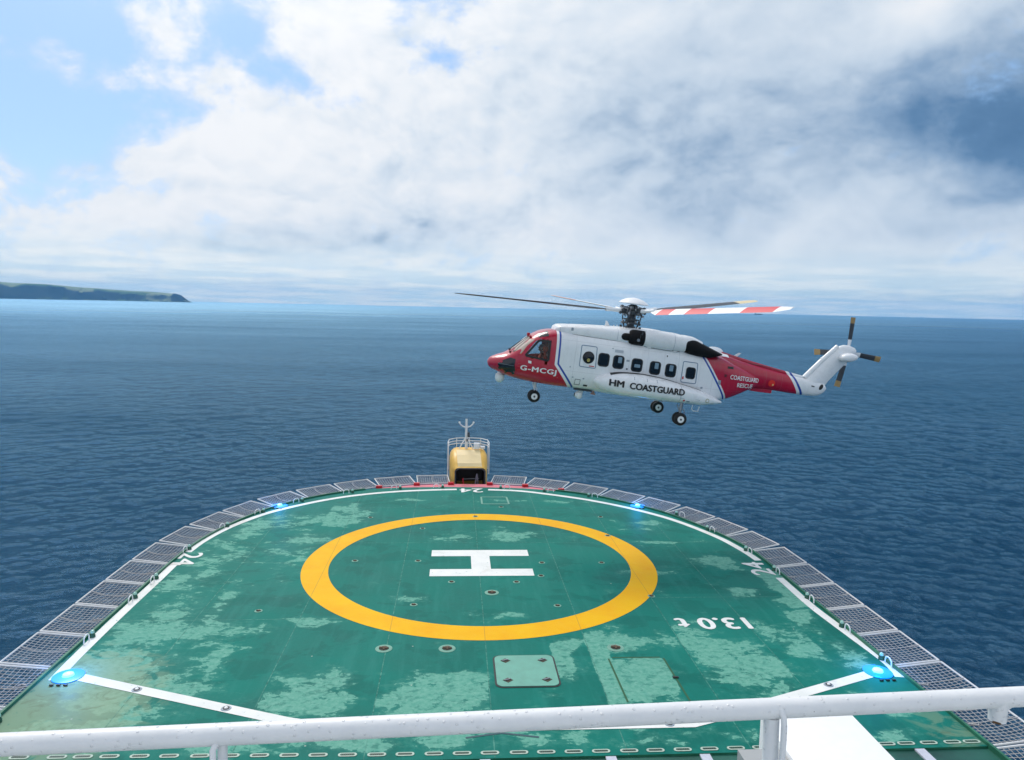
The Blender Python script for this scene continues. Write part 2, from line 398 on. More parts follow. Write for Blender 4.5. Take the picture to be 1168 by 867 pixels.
# ================================================================== SEA
def build_sea():
    cx, cy = CAM.x, CAM.y
    dense = np.radians(np.arange(-56, 62.01, .15)); side = np.radians(np.concatenate([np.arange(-180, -56, 4.0), [-56.0]]))[:-1]
    side2 = np.radians(np.arange(66, 183, 4.0)); th = np.concatenate([side, dense, side2])
    th[-1] = np.pi
    r = [20.0]
    while r[-1] < 3200: r.append(r[-1]*1.0046+.015)
    far = [3600, 4300, 5400, 7000, 9000, 12000]
    r = np.array(r+far)
    RR, TT = np.meshgrid(r, th, indexing='ij')
    X = cx+RR*np.sin(TT); Y = cy+RR*np.cos(TT)
    dth = np.gradient(th)[None, :]*np.ones_like(RR)
    cell = np.maximum(RR*np.minimum(dth, .02), RR*.0046)
    Zs = np.zeros_like(X)
    nw = 110
    for i in range(nw):
        lam = .6*(13/.6)**rng.random()
        ang = rng.normal(0, .85)+R(-22)            # wind from ahead and to port
        k = 2*np.pi/lam; kx, ky = k*np.sin(ang), k*np.cos(ang)
        slope = .036*(1.0 if lam < 3.2 else .42)
        a = slope/k
        fade = np.clip((lam/cell-2.2)/2.5, 0, 1)
        ph = kx*X+ky*Y+rng.random()*6.283
        Zs += a*fade*(np.sin(ph)+.22*np.cos(2*ph))
    Zs[RR < 30] *= .3
    Zs += SEA
    nr, nth = X.shape
    V = np.stack([X, Y, Zs], -1).reshape(-1, 3)
    idx = np.arange(nr*nth).reshape(nr, nth)
    F = np.stack([idx[:-1, :-1], idx[1:, :-1], idx[1:, 1:], idx[:-1, 1:]], -1).reshape(-1, 4)
    me = bpy.data.meshes.new('sea'); me.vertices.add(len(V)); me.vertices.foreach_set('co', V.ravel().astype(np.float32))
    me.loops.add(F.size); me.loops.foreach_set('vertex_index', F[:, ::-1].ravel().astype(np.int32))
    me.polygons.add(len(F)); me.polygons.foreach_set('loop_start', np.arange(0, F.size, 4, dtype=np.int32))
    me.polygons.foreach_set('use_smooth', np.ones(len(F), dtype=bool))
    me.update(); me.validate()
    m = bpy.data.materials.new('sea_water'); m.use_nodes = True; nt = m.node_tree; q = G(nt); b = nt.nodes['Principled BSDF']
    geo = nt.nodes.new('ShaderNodeNewGeometry'); P = geo.outputs['Position']
    px_, py_, pz_ = q.sep(P)
    dist = q.v('LENGTH', q.comb(q.m('SUBTRACT', px_, 0.0), q.m('SUBTRACT', py_, -10.0), 0.0))
    # wind ripples, stretched across the wind
    rot = nt.nodes.new('ShaderNodeMapping'); rot.inputs['Rotation'].default_value = (0, 0, R(22)); rot.inputs['Scale'].default_value = (.55, 1.0, 1.0); q.put(rot.inputs[0], P)
    n1 = q.noise(rot.outputs[0], 1.15, 6, .62)
    n0 = q.noise(rot.outputs[0], 3.4, 5, .62)
    n2 = q.noise(rot.outputs[0], .16, 7, .60)
    n3 = q.noise(rot.outputs[0], .012, 6, .55)
    n4 = q.noise(P, .0022, 5, .5)
    h = q.m('ADD', q.m('ADD', q.m('MULTIPLY', n1, .62), q.m('MULTIPLY', n0, .24)), q.m('MULTIPLY', q.m('MULTIPLY', n2, 1.3), q.mr(dist, 80, 900, .35, 1)))
    h = q.m('ADD', h, q.m('MULTIPLY', q.m('MULTIPLY', n3, 9.0), q.mr(dist, 300, 2500, 0, 1)))
    bmp = q.bump(h, 1.0, 1.0)
    q.put(b.inputs['Normal'], bmp)
    patch = q.mr(n4, .35, .65)
    fo = q.m('MULTIPLY', q.mr(q.noise(rot.outputs[0], .42, 9, .72), .735, .76), q.mr(q.noise(P, .03, 4, .6), .50, .62))
    q.put(b.inputs['Base Color'], q.mix(q.m('MULTIPLY', fo, .8), q.mix(patch, (.001, .030, .072), (.002, .042, .092)), (.55, .62, .66)))
    b.inputs['Roughness'].default_value = .9; b.inputs['Specular IOR Level'].default_value = 0
    gl = nt.nodes.new('ShaderNodeBsdfGlossy'); gl.inputs['Color'].default_value = (.50, .80, 1.0, 1); q.put(gl.inputs['Normal'], bmp)
    q.put(gl.inputs['Roughness'], q.m('ADD', q.mr(dist, 60, 2500, .08, .30), q.m('MULTIPLY', patch, .05)))
    fr_ = nt.nodes.new('ShaderNodeFresnel'); fr_.inputs[0].default_value = 1.333; q.put(fr_.inputs[1], bmp)
    mw = nt.nodes.new('ShaderNodeMapping'); mw.inputs['Rotation'].default_value = (0, 0, R(12)); mw.inputs['Scale'].default_value = (.30, 1.0, 1.0); q.put(mw.inputs[0], P)
    w1 = q.noise(mw.outputs[0], .011, 7, .62); w2 = q.noise(mw.outputs[0], .0016, 4, .55)
    wind = q.m('MULTIPLY', q.mr(w1, .32, .68, .74, 1.18), q.mr(w2, .3, .7, .85, 1.15))
    sh = nt.nodes.new('ShaderNodeMixShader'); q.put(sh.inputs[0], q.m('MINIMUM', q.m('MULTIPLY', q.m('POWER', fr_.outputs[0], .95), wind), .66)); nt.links.new(b.outputs[0], sh.inputs[1]); nt.links.new(gl.outputs[0], sh.inputs[2])
    nt.links.new(sh.outputs[0], nt.nodes['Material Output'].inputs['Surface'])
    me.materials.append(m)
    o = bpy.data.objects.new('sea', me); COL.objects.link(o); tag(o, 'deep blue open sea with wind ripples out to the horizon', 'sea', kind='structure')
build_sea()

# ================================================================== HEADLAND
def build_headland():
    prof = [(-60, 330), (-52, 290), (-44, 245), (-38, 225), (-34, 213), (-30.3, 205), (-28.9, 192), (-27.9, 186), (-26.4, 166), (-25.1, 156), (-24.2, 150), (-23.0, 138), (-22.0, 134), (-20.9, 122), (-20.3, 108), (-19.75, 84), (-19.45, 42), (-19.25, 14), (-19.05, 3)]
    azs = np.array([p[0] for p in prof]); hs = np.array([p[1] for p in prof])*.93
    n = 420; az = np.linspace(-60, -19.05, n); hh = np.interp(az, azs, hs)
    jit = np.zeros(n)
    for s_, a_ in ((4, .05), (9, .045), (23, .03), (60, .022)):
        t = np.linspace(0, s_, n); k = rng.random(s_+2); i = t.astype(int); f = t-i; jit += a_*(k[i]*(1-f)+k[i+1]*f-.5)*2
    D0 = 8300
    def fb(seed, *spec):
        r_ = np.random.default_rng(seed); o_ = np.zeros(n)
        for cnt, amp in spec:
            t = np.linspace(0, cnt, n); k = r_.random(cnt+2)-.5; ii = t.astype(int); f = t-ii; f = f*f*(3-2*f); o_ += amp*(k[ii]*(1-f)+k[np.minimum(ii+1, cnt+1)]*f)
        return o_
    rows = [(0, -.03), (15, .04), (50, .30), (95, .60), (140, .86), (190, 1.0), (700, 1.0), (1500, 1.0), (2400, 1.0), (2900, .4), (3100, -.05)]
    cutn = fb(3, (7, .50), (19, .22), (50, .10)); V = []; F = []
    sub = [fb(20+j, (30, 60), (90, 40), (200, 22)) for j in range(len(rows))]; zs_ = [fb(50+j, (40, .16), (120, .12)) for j in range(len(rows))]
    bayn = fb(9, (6, 900), (17, 420), (45, 150))
    for i in range(n):
        a = R(az[i]); H = hh[i]*(1+.10*cutn[i])
        cut = float(np.clip(.80+cutn[i], .48, .97)) if az[i] < -20.3 else .97
        taper = min(1, (az[n-1]-az[i])/2.2+.05)
        for j, (dd, hf) in enumerate(rows):
            if j <= 5: z = H*cut*hf*(1+(zs_[j][i] if 1 < j < 5 else 0))
            elif j == 6: z = H*(cut+(1-cut)*.45)
            elif j == 7: z = H*(cut+(1-cut)*.85)
            elif j == 8: z = H
            else: z = H*hf
            d = D0+dd*taper+bayn[i]*taper+(sub[j][i] if j < 6 else 0)
            V.append((CAM.x+d*math.sin(a), CAM.y+d*math.cos(a), SEA+z))
    m_ = len(rows)
    for i in range(n-1):
        for j in range(m_-1): F.append((i*m_+j, i*m_+j+1, (i+1)*m_+j+1, (i+1)*m_+j))
    m = bpy.data.materials.new('headland_ground'); m.use_nodes = True; nt = m.node_tree; q = G(nt); b = nt.nodes['Principled BSDF']
    geo = nt.nodes.new('ShaderNodeNewGeometry'); P = geo.outputs['Position']; nz = q.sep(geo.outputs['Normal'])[2]
    vor = nt.nodes.new('ShaderNodeTexVoronoi'); vor.inputs['Scale'].default_value = .0032; q.put(vor.inputs['Vector'], P)
    fc = q.sep(vor.outputs['Color'])[0]
    fields = q.mix(fc, (.16, .22, .10), (.36, .37, .22))
    fields = q.mix(q.mr(fc, .62, .66), fields, (.07, .13, .05))
    cliff = q.mix(q.noise(P, .012, 6, .6), (.006, .016, .022), (.03, .045, .05))
    q.put(b.inputs['Base Color'], q.mix(q.mr(q.m('ABSOLUTE', nz), .80, .93), cliff, fields)); b.inputs['Roughness'].default_value = .95; b.inputs['Specular IOR Level'].default_value = .1
    o = obj('headland', V, F, m); autosmooth(o, 60)
    tag(o, 'hazy blue sea cliffs with green fields along the left horizon', 'headland', kind='structure')
build_headland()
# haze
mb = MB(); mb.box((0, 0, (SEA-3+235)/2), (25000, 25000, 235-(SEA-3))); hz_o = mb.build('haze', None)
hm = bpy.data.materials.new('sea_haze'); hm.use_nodes = True; hn = hm.node_tree; hn.nodes.clear()
ho = hn.nodes.new('ShaderNodeOutputMaterial'); pv = hn.nodes.new('ShaderNodeVolumePrincipled'); pv.inputs['Color'].default_value = (.20, .54, 1, 1); pv.inputs['Density'].default_value = 6.0e-5; pv.inputs['Anisotropy'].default_value = .2
hn.links.new(pv.outputs[0], ho.inputs['Volume']); hz_o.data.materials.append(hm)
tag(hz_o, 'thin blue sea haze', 'haze', kind='stuff')

# distant vessel on the horizon (seen just under the rotor blade)
mb = MB(); mb.prism([(-38, -6), (30, -6), (40, 0), (30, 6), (-38, 6)], 0, 7); mb.box((-28, 0, 12), (12, 10, 10)); mb.box((6, 0, 9), (44, 9, 4)); mb.tube([(-28, 0, 17), (-28, 0, 26)], .8)
vs = empty('cargo_ship', (0, 0, 0)); mb.build('hull', M['ship'], vs)
_a = R(22.6); vs.location = (CAM.x+7900*math.sin(_a), CAM.y+7900*math.cos(_a), SEA-.5); vs.rotation_euler = (0, 0, -_a)
tag(vs, 'tiny dark cargo ship far off on the horizon below the striped blade', 'ship')

# ================================================================== DECK
EDGE_L = [(-12.17, -16.6), (-12.17, -14.5), (-12.17, -12.45), (-12.17, -10.4), (-12.17, -8.32), (-12.17, -6.31), (-12.17, -4.2), (-12.17, -2.1), (-12.15, 0.0), (-12.05, 2.12), (-11.68, 4.25), (-10.98, 6.36), (-10.1, 8.25), (-8.75, 9.92), (-7.12, 11.28), (-5.32, 12.44), (-3.25, 13.16), (-1.32, 13.35)]
EDGE_R = [(0.93, 13.33), (2.93, 12.9), (4.93, 11.8), (6.73, 10.43), (8.26, 8.87), (9.57, 7.2), (10.5, 5.3), (11.27, 3.32), (11.74, 1.33), (11.81, -.72), (11.81, -2.84), (11.81, -4.92), (11.81, -6.91), (11.81, -8.98), (11.83, -10.97), (11.85, -12.96), (11.85, -15.0), (11.85, -17.05)]
def smooth_poly(pts, sub=6):
    out = []
    n = len(pts)
    for i in range(n-1):
        p0 = Vector(pts[max(i-1, 0)]); p1 = Vector(pts[i]); p2 = Vector(pts[i+1]); p3 = Vector(pts[min(i+2, n-1)])
        for k in range(sub):
            t = k/sub; out.append(.5*((2*p1)+(-p0+p2)*t+(2*p0-5*p1+4*p2-p3)*t*t+(-p0+3*p1-3*p2+p3)*t**3))
    out.append(Vector(pts[-1])); return out
AFT = -12.92
# green deck outline (the red strip lies outside it at the bow)
GREEN = [(-12.13, AFT), (-12.13, -10), (-12.13, -8), (-12.13, -6), (-12.13, -4), (-12.13, -2), (-12.11, 0), (-12.0, 2.1), (-11.62, 4.2), (-10.93, 6.32), (-10.02, 8.2), (-8.68, 9.86), (-7.06, 11.15), (-5.30, 12.0), (-3.5, 12.28), (-1.8, 12.38), (0, 12.36), (1.6, 12.28), (3.2, 12.02), (4.9, 11.45), (6.67, 10.35), (8.2, 8.80), (9.5, 7.15), (10.44, 5.27), (11.2, 3.3), (11.68, 1.3), (11.76, -.7), (11.77, -3), (11.77, -5), (11.77, -7), (11.77, -9), (11.78, AFT)]
gp = smooth_poly(GREEN, 5)
def offset_poly(P, d):        # inward offset (polyline runs clockwise seen from above: port, bow, starboard)
    o = []
    for i, p in enumerate(P):
        t = (P[min(i+1, len(P)-1)]-P[max(i-1, 0)]).normalized(); o.append(p+Vector((t.y, -t.x))*d)
    return o
def deck_mat():
    m = bpy.data.materials.new('deck_paint'); m.use_nodes = True; nt = m.node_tree; q = G(nt); b = nt.nodes['Principled BSDF']
    t = nt.nodes.new('ShaderNodeTexCoord'); P = t.outputs['Object']; X, Y, Z = q.sep(P)
    at = nt.nodes.new('ShaderNodeAttribute'); at.attribute_name = 'wear'; WE = at.outputs['Fac']
    at2 = nt.nodes.new('ShaderNodeAttribute'); at2.attribute_name = 'stain'; ST = at2.outputs['Fac']
    mp = nt.nodes.new('ShaderNodeMapping'); mp.inputs['Scale'].default_value = (.9, 1.25, 1); q.put(mp.inputs[0], P)
    n1 = q.noise(mp.outputs[0], .95, 12, .62, .25)
    n2 = q.noise(mp.outputs[0], 4.5, 10, .66, .3)
    f = q.m('ADD', q.m('ADD', n1, q.m('MULTIPLY', q.m('SUBTRACT', n2, .5), .42)), WE)
    patch = q.m('MULTIPLY', q.mr(f, .664, .671), q.mr(q.noise(mp.outputs[0], 3.4, 10, .70, .5), .40, .47, .30, .88))
    patch2 = q.m('MULTIPLY', q.mr(f, .56, .65), .16)
    nl = q.noise(P, .35, 5, .6); nf = q.noise(P, 7, 7, .65); nfine = q.noise(P, 60, 3, .6)
    base = q.mix(q.mr(nl, .3, .7), (.003, .112, .088), (.006, .168, .130))
    base = q.mix(q.m('MULTIPLY', q.mr(nf, .35, .7), .22), base, (.012, .20, .16))
    pan = nt.nodes.new('ShaderNodeTexWhiteNoise'); pan.noise_dimensions = '2D'
    q.put(pan.inputs['Vector'], q.comb(q.m('FLOOR', q.m('DIVIDE', q.m('ADD', X, .09), 3.03)), q.m('FLOOR', q.m('DIVIDE', q.m('ADD', Y, 3.4), 5.8)), 0))
    base = q.mix(q.mr(pan.outputs['Value'], 0, 1, 0, .32), base, (.016, .215, .17))
    spl = q.noise(mp.outputs[0], .55, 6, .6, .4); base = q.mix(q.m('MULTIPLY', q.mr(spl, .53, .57), .28), base, (.002, .075, .062))
    # streaks along the deck left by rain and tyres
    ms = nt.nodes.new('ShaderNodeMapping'); ms.inputs['Scale'].default_value = (2.2, .25, 1); q.put(ms.inputs[0], P)
    stv = q.noise(ms.outputs[0], 1.3, 6, .6)
    base = q.mix(q.m('MULTIPLY', q.mr(stv, .50, .78), .40), base, (.035, .23, .19))
    lightc = q.mix(q.mr(nf, .3, .7), (.080, .30, .225), (.19, .42, .33))
    c = q.mix(patch2, base, lightc); c = q.mix(patch, c, lightc)
    # brown grime near the port aft corner
    ns = q.noise(mp.outputs[0], 1.1, 9, .6, 1.6)
    br = q.m('MULTIPLY', q.mr(q.m('ADD', ns, q.m('MULTIPLY', ST, .35)), .62, .72), ST)
    c = q.mix(q.m('MULTIPLY', br, .55), c, (.30, .36, .22))
    ng = q.noise(mp.outputs[0], 1.9, 8, .65, 1.0)
    c = q.mix(q.m('MULTIPLY', q.m('MULTIPLY', q.mr(ng, .55, .72), ST), .55), c, (.08, .075, .035))
    # small pale specks
    vo = nt.nodes.new('ShaderNodeTexVoronoi'); vo.inputs['Scale'].default_value = .9; q.put(vo.inputs['Vector'], P)
    c = q.mix(q.m('MULTIPLY', q.m('LESS_THAN', vo.outputs['Distance'], .022), .7), c, (.45, .5, .42))
    # weld seams
    def seam(v, x, w=.014): return q.m('LESS_THAN', q.m('ABSOLUTE', q.m('SUBTRACT', v, x)), w)
    s = None
    for x in (-9.35, -6.05, -3.06, -.09, 3.0, 5.95, 8.55): s = seam(X, x) if s is None else q.m('MAXIMUM', s, seam(X, x))
    sy = q.m('MAXIMUM', seam(Y, 2.5), q.m('MULTIPLY', seam(Y, -3.72), q.m('GREATER_THAN', X, 5.95)))
    sy = q.m('MAXIMUM', sy, q.m('MULTIPLY', seam(Y, -5.25), q.m('LESS_THAN', X, -3.06)))
    sy = q.m('MAXIMUM', sy, seam(Y, 8.1, .010)); s = q.m('MAXIMUM', s, sy)
    sv = q.mr(nl, .35, .65, .35, .85)
    c = q.mix(q.m('MULTIPLY', s, sv), c, q.mix(q.mr(nf, .4, .6), (.03, .10, .08), (.12, .33, .26)))
    q.put(b.inputs['Base Color'], c)
    q.put(b.inputs['Roughness'], q.m('SUBTRACT', q.mr(nl, .3, .7, .46, .66), q.m('MULTIPLY', patch, -.12)))
    b.inputs['Specular IOR Level'].default_value = .07
    hgt = q.m('ADD', q.m('MULTIPLY', nfine, .3), q.m('ADD', q.m('MULTIPLY', nl, .8), q.m('MULTIPLY', s, .5)))
    q.put(b.inputs['Normal'], q.bump(hgt, .35, .02))
    return m
M['deck'] = deck_mat()
# worn pale patches: (x, y, half x, half y, strength, optional clip rectangle)
WEAR = [(-1.6, -10.3, 1.6, 1.0, .30, (-3.06, -.1, -13, -8.9)), (-.9, -9.2, 1.0, .3, .16, None), (-5.7, -10.2, 1.6, 1.6, .19, (-6.05, -3.06, -13, -8)), (-4.2, -9.6, .5, 1.2, .16, None),
        (-10.6, -7.2, 1.1, 2.3, .24, None), (-9.6, -10.3, 1.6, 1.6, .20, None), (-8.2, -7.5, 1.2, 2.0, .13, (-9.35, -7.0, -10, -5.25)), (-7.7, -6.1, 2.4, .28, .17, None),
        (3.25, -9.2, .5, 2.2, .30, (3.0, 3.6, -12, -6)), (4.3, -9.4, 1.1, 1.4, .34, (3.5, 5.1, -10.7, -8.2)), (3.6, -6.9, .7, .9, .22, (3.0, 5.95, -9, -3.7)), (5.0, -7.3, 1.3, .7, .13, None),
        (6.5, -6.5, .6, .9, .22, (5.95, 9, -9, -5.3)), (7.4, -8.6, 1.3, 1.6, .27, (5.95, 8.55, -11, -6.9)), (9.5, -7.5, .9, 1.6, .17, (8.55, 10.2, -12, -3.75)), (10.6, -5.2, .5, 1.4, .22, (10.15, 12, -12, -3.75)), (10.7, -8.2, .5, 1.0, .17, None),
        (9.4, -3.3, .45, .5, .24, None), (11.1, -2.6, .35, 2.3, .26, (10.6, 12, -9, 0)), (9.6, -.1, .95, .75, .27, None), (11.4, -1.6, .5, .5, .2, None),
        (7.9, 5.0, 1.0, .8, .19, None), (8.0, 2.5, 1.3, .22, .2, None), (6.4, -1.2, 1.3, .3, .18, None), (5.0, 9.5, 1.6, .5, .12, None),
        (.8, 3.4, .6, 1.2, .22, (-.05, 3, 2.6, 6)), (2.0, 3.5, 1.0, .7, .20, (-.05, 3, 2.6, 6)), (-1.1, 3.3, .9, .9, .20, (-2.2, -.1, 2.6, 6)), (3.6, 3.1, 1.0, .25, .14, None),
        (.8, -5.2, .9, .35, .20, None), (-2.6, -3.7, .8, .35, .18, None), (2.1, -8.2, .35, 1.2, .28, (1.8, 3.0, -10, -7.2)), (2.5, -7.3, .5, .35, .22, None),
        (-6.3, 6.8, 1.2, 1.8, .22, (-7.2, -5.2, 4.5, 9)), (-8.6, 5.5, 1.6, 1.4, .17, None), (-8.2, 1.6, 1.8, 1.6, .12, None), (-10.9, 3.5, .8, 2.0, .15, None), (-10.7, -1.8, 1.0, 3.0, .14, None),
        (-7.0, 2.9, 1.2, .35, .20, None), (-8.9, -3.9, .3, 2.0, .16, None), (-7.4, -.6, .6, 1.3, .10, None), (-5.6, -5.4, .7, .3, .18, None), (1.0, 9.4, 2.4, .25, .12, None), (-3.6, 9.6, .8, .5, .12, None),
        (3.0, -12.2, 4.0, .4, .10, None), (-4.5, -12.1, 6.0, .5, .14, None), (9.3, -12.4, 1.2, .25, .20, None), (10.5, -11.3, .6, .4, .2, None)]
def wear_at(x, y):
    w = np.full(x.shape, -.03)
    for (cx, cy, sx, sy, k, clip) in WEAR:
        gss = k*1.15*np.exp(-(np.abs((x-cx)/sx)**3+np.abs((y-cy)/sy)**3)*.7)
        if clip: gss = gss*((x > clip[0]) & (x < clip[1]) & (y > clip[2]) & (y < clip[3]))
        w = w+gss
    for (cx, cy, sx, sy, k) in [(0, 0, 5.5, 5.5, .05), (-4.5, -7.5, 2.6, 1.4, .08), (1.2, -7.2, .9, .7, .09), (6.5, -4.6, 1.8, .7, .05), (0, -10, .6, 1.5, .0)]:
        w = w-k*np.exp(-(((x-cx)/sx)**4+((y-cy)/sy)**4))
    return w
def build_deck():
    # grid between the port and the starboard edge of the green area
    pts = np.array([(p.x, p.y) for p in gp]); top = int(np.argmax(pts[:, 1])); L = pts[:top+1]; Rr = pts[top:][::-1]
    ymax = pts[top, 1]
    ys = np.unique(np.concatenate([np.arange(AFT, 11.5, .09), ymax-(ymax-11.5)*np.linspace(1, 0, 40)**2]))
    nx = 250; V = []
    for y in ys:
        xl = np.interp(y, L[:, 1], L[:, 0]); xr = np.interp(y, Rr[:, 1], Rr[:, 0])
        V.append(np.stack([np.linspace(xl, xr, nx), np.full(nx, y), np.zeros(nx)], -1))
    V = np.array(V); ny = len(ys); idx = np.arange(ny*nx).reshape(ny, nx)
    F = np.stack([idx[:-1, :-1], idx[:-1, 1:], idx[1:, 1:], idx[1:, :-1]], -1).reshape(-1, 4)
    V = V.reshape(-1, 3)
    root = empty('deck', (0, 0, 0)); tag(root, 'green helicopter landing deck with pale worn patches, yellow circle and white H', 'deck', kind='structure')
    o = obj('deck_plating', V.tolist(), F.tolist(), M['deck'], root)
    a = o.data.attributes.new('wear', 'FLOAT', 'POINT'); a.data.foreach_set('value', wear_at(V[:, 0], V[:, 1]).astype(np.float32))
    st = np.clip(1.25-np.hypot((V[:, 0]+11.4)/3.2, (V[:, 1]+10.4)/3.6)**2, 0, 1)+.6*np.clip(1-np.hypot((V[:, 0]-11.4)/1.2, (V[:, 1]+12.3)/2.0)**2, 0, 1)
    a = o.data.attributes.new('stain', 'FLOAT', 'POINT'); a.data.foreach_set('value', np.clip(st, 0, 1).astype(np.float32))
    # underside slab and rim
    mb = MB(); mb.prism([(p.x, p.y) for p in gp], -.45, -.006); mb.build('deck_slab', M['kerb_green'], root)
    return root
DECK = build_deck()
def ribbon(mb, P, w0, w1, z):       # flat ribbon following a polyline between two inward offsets
    A = offset_poly(P, w0); B = offset_poly(P, w1); n = len(P)
    mb.add([(a.x, a.y, z) for a in A]+[(b.x, b.y, z) for b in B], [(i, n+i, n+i+1, i+1)[::-1] for i in range(n-1)])
# raised green kerb along the edge
mb = MB(); P0 = offset_poly(gp, .0); P1 = offset_poly(gp, .07); n = len(gp)
side = [i for i in range(n) if gp[i].y < 11.2]
vs = [(a.x, a.y, .003) for a in P0]+[(a.x, a.y, .085) for a in P0]+[(a.x, a.y, .085) for a in P1]+[(a.x, a.y, .003) for a in P1]
fs = []
for xx in (-12.10, 11.75): mb.box((xx, AFT-2.2, .0), (.07, 4.4, .17))
for i in range(n-1):
    if gp[i].y > 11.6 and gp[i+1].y > 11.6: continue
    for q_ in range(3): fs.append((q_*n+i, (q_+1)*n+i, (q_+1)*n+i+1, q_*n+i+1))
mb.add(vs, fs); kb = mb.build('deck_kerb', M['kerb_green'], DECK)
# perimeter line
PL = [(-11.72, -9.0), (-11.80, -7.66), (-11.86, -4.9), (-11.87, -1.7), (-11.9, .3), (-11.86, 1.7), (-11.72, 2.92), (-11.38, 4.37), (-10.88, 5.66), (-10.13, 7.07), (-9.2, 8.2), (-7.9, 9.45), (-6.42, 10.45), (-4.5, 11.25), (-2.47, 11.68), (-.5, 11.85), (1.2, 11.75), (2.88, 11.40), (5.32, 10.11), (6.48, 9.30), (7.57, 8.36), (8.57, 7.30), (9.46, 6.13), (10.2, 4.77), (10.90, 3.07), (11.18, 1.98), (11.38, .9), (11.48, -.2), (11.5, -1.2), (11.48, -2.7), (11.45, -4.75), (11.6, -7.0), (11.72, -8.7), (11.6, -9.6)]
pl = smooth_poly(PL, 8)
def seg(P, cond): return [p for p in P if cond(p)]
mb = MB()
parts = [seg(pl, lambda p: p.x < 0 and p.y < .12), seg(pl, lambda p: p.x < -.95 and p.y > 1.36), seg(pl, lambda p: p.x > .6 and p.y > .05), seg(pl, lambda p: p.x > 0 and p.y < -1.75)]
for s_ in parts: ribbon(mb, s_, -.15, .15, .005)
mb.build('perimeter_line', M['marking_white'], DECK)
mb = MB(); ch = [Vector(p) for p in [(-11.15, -8.92), (-5.5, -11.12)]]
def band(mb, a, b, w, z):
    a = Vector(a); b = Vector(b); t = (b-a).normalized(); n_ = Vector((-t.y, t.x))*w/2
    mb.add([(*(a+n_), z), (*(a-n_), z), (*(b-n_), z), (*(b+n_), z)], [(0, 1, 2, 3)])
cl = [Vector(p) for p in [(-11.5, -8.72), (-5.15, -11.22), (-4.0, -11.55), (-3.0, -11.67), (4.9, -11.70), (6.0, -11.3), (11.2, -9.25)]]
o1 = offset_poly(cl, -.17); o2 = offset_poly(cl, .17)
mb.add([(a.x, a.y, .009) for a in o1]+[(b.x, b.y, .009) for b in o2], [(i, len(cl)+i, len(cl)+i+1, i+1)[::-1] for i in range(len(cl)-1)])
mb.build('chevron_line', M['marking_white'], DECK)
# flush white studs in the line, with dark rings
for x, y in ((-9.34, -9.59), (-6.75, -10.6), (1.74, -11.70), (4.3, -11.70), (9.29, -9.97)):
    mb = MB(); mb.lathe((x, y, .010), (0, 0, 1), [(0, .13), (.012, .12)], 18); s_ = mb.build('line_stud', M['seam_grey'], DECK)
    mb = MB(); mb.lathe((x, y, .022), (0, 0, 1), [(0, .085), (.01, .08)], 16); mb.build('stud_ring', M['dark'], s_)
    mb = MB(); mb.lathe((x, y, .030), (0, 0, 1), [(0, .05), (.02, .035)], 12); mb.build('stud_lens', M['white_paint'], s_)
# yellow circle
def yellow_mark():
    m = bpy.data.materials.new('marking_yellow'); m.use_nodes = True; nt = m.node_tree; q = G(nt); b = nt.nodes['Principled BSDF']; t = nt.nodes.new('ShaderNodeTexCoord'); P = t.outputs['Object']
    n1 = q.noise(P, .7, 7, .6, .4); n2 = q.noise(P, 3.5, 6, .6)
    c = q.mix(q.mr(n1, .3, .7), (.78, .36, .0), (.80, .46, .002)); c = q.mix(q.m('MULTIPLY', q.mr(n2, .5, .75), .30), c, (.78, .47, .05))
    X, Y, Z = q.sep(P); s = None
    for x in (-6.05, -3.06, -.09, 3.0, 5.95):
        k = q.m('LESS_THAN', q.m('ABSOLUTE', q.m('SUBTRACT', X, x)), .012); s = k if s is None else q.m('MAXIMUM', s, k)
    c = q.mix(q.m('MULTIPLY', s, .5), c, (.35, .2, .05))
    q.put(b.inputs['Base Color'], c); b.inputs['Roughness'].default_value = .6; b.inputs['Specular IOR Level'].default_value = .12; return m
M['mark_yellow'] = yellow_mark()
mb = MB(); N = 160; vs = []
for k in range(N):
    a = 2*math.pi*k/N; vs += [(6.95*math.cos(a), 6.95*math.sin(a)-.01, .005), (5.94*math.cos(a), 5.94*math.sin(a)-.01, .005)]
mb.add(vs, [(2*k, 2*((k+1) % N), 2*((k+1) % N)+1, 2*k+1) for k in range(N)]); mb.build('circle_marking', M['mark_yellow'], DECK)
# H lying across the ship
mb = MB()
H = [(-2, 1.5), (-2, .75), (-.39, .75), (-.39, -.75), (-2, -.75), (-2, -1.5), (2, -1.5), (2, -.75), (.37, -.75), (.37, .75), (2, .75), (2, 1.5)]
mb.add([(x, y, .005) for x, y in H], [(0, 1, 2, 9, 10, 11), (2, 3, 8, 9), (3, 4, 5, 6, 7, 8)]); mb.build('letter_h_marking', M['marking_white'], DECK)
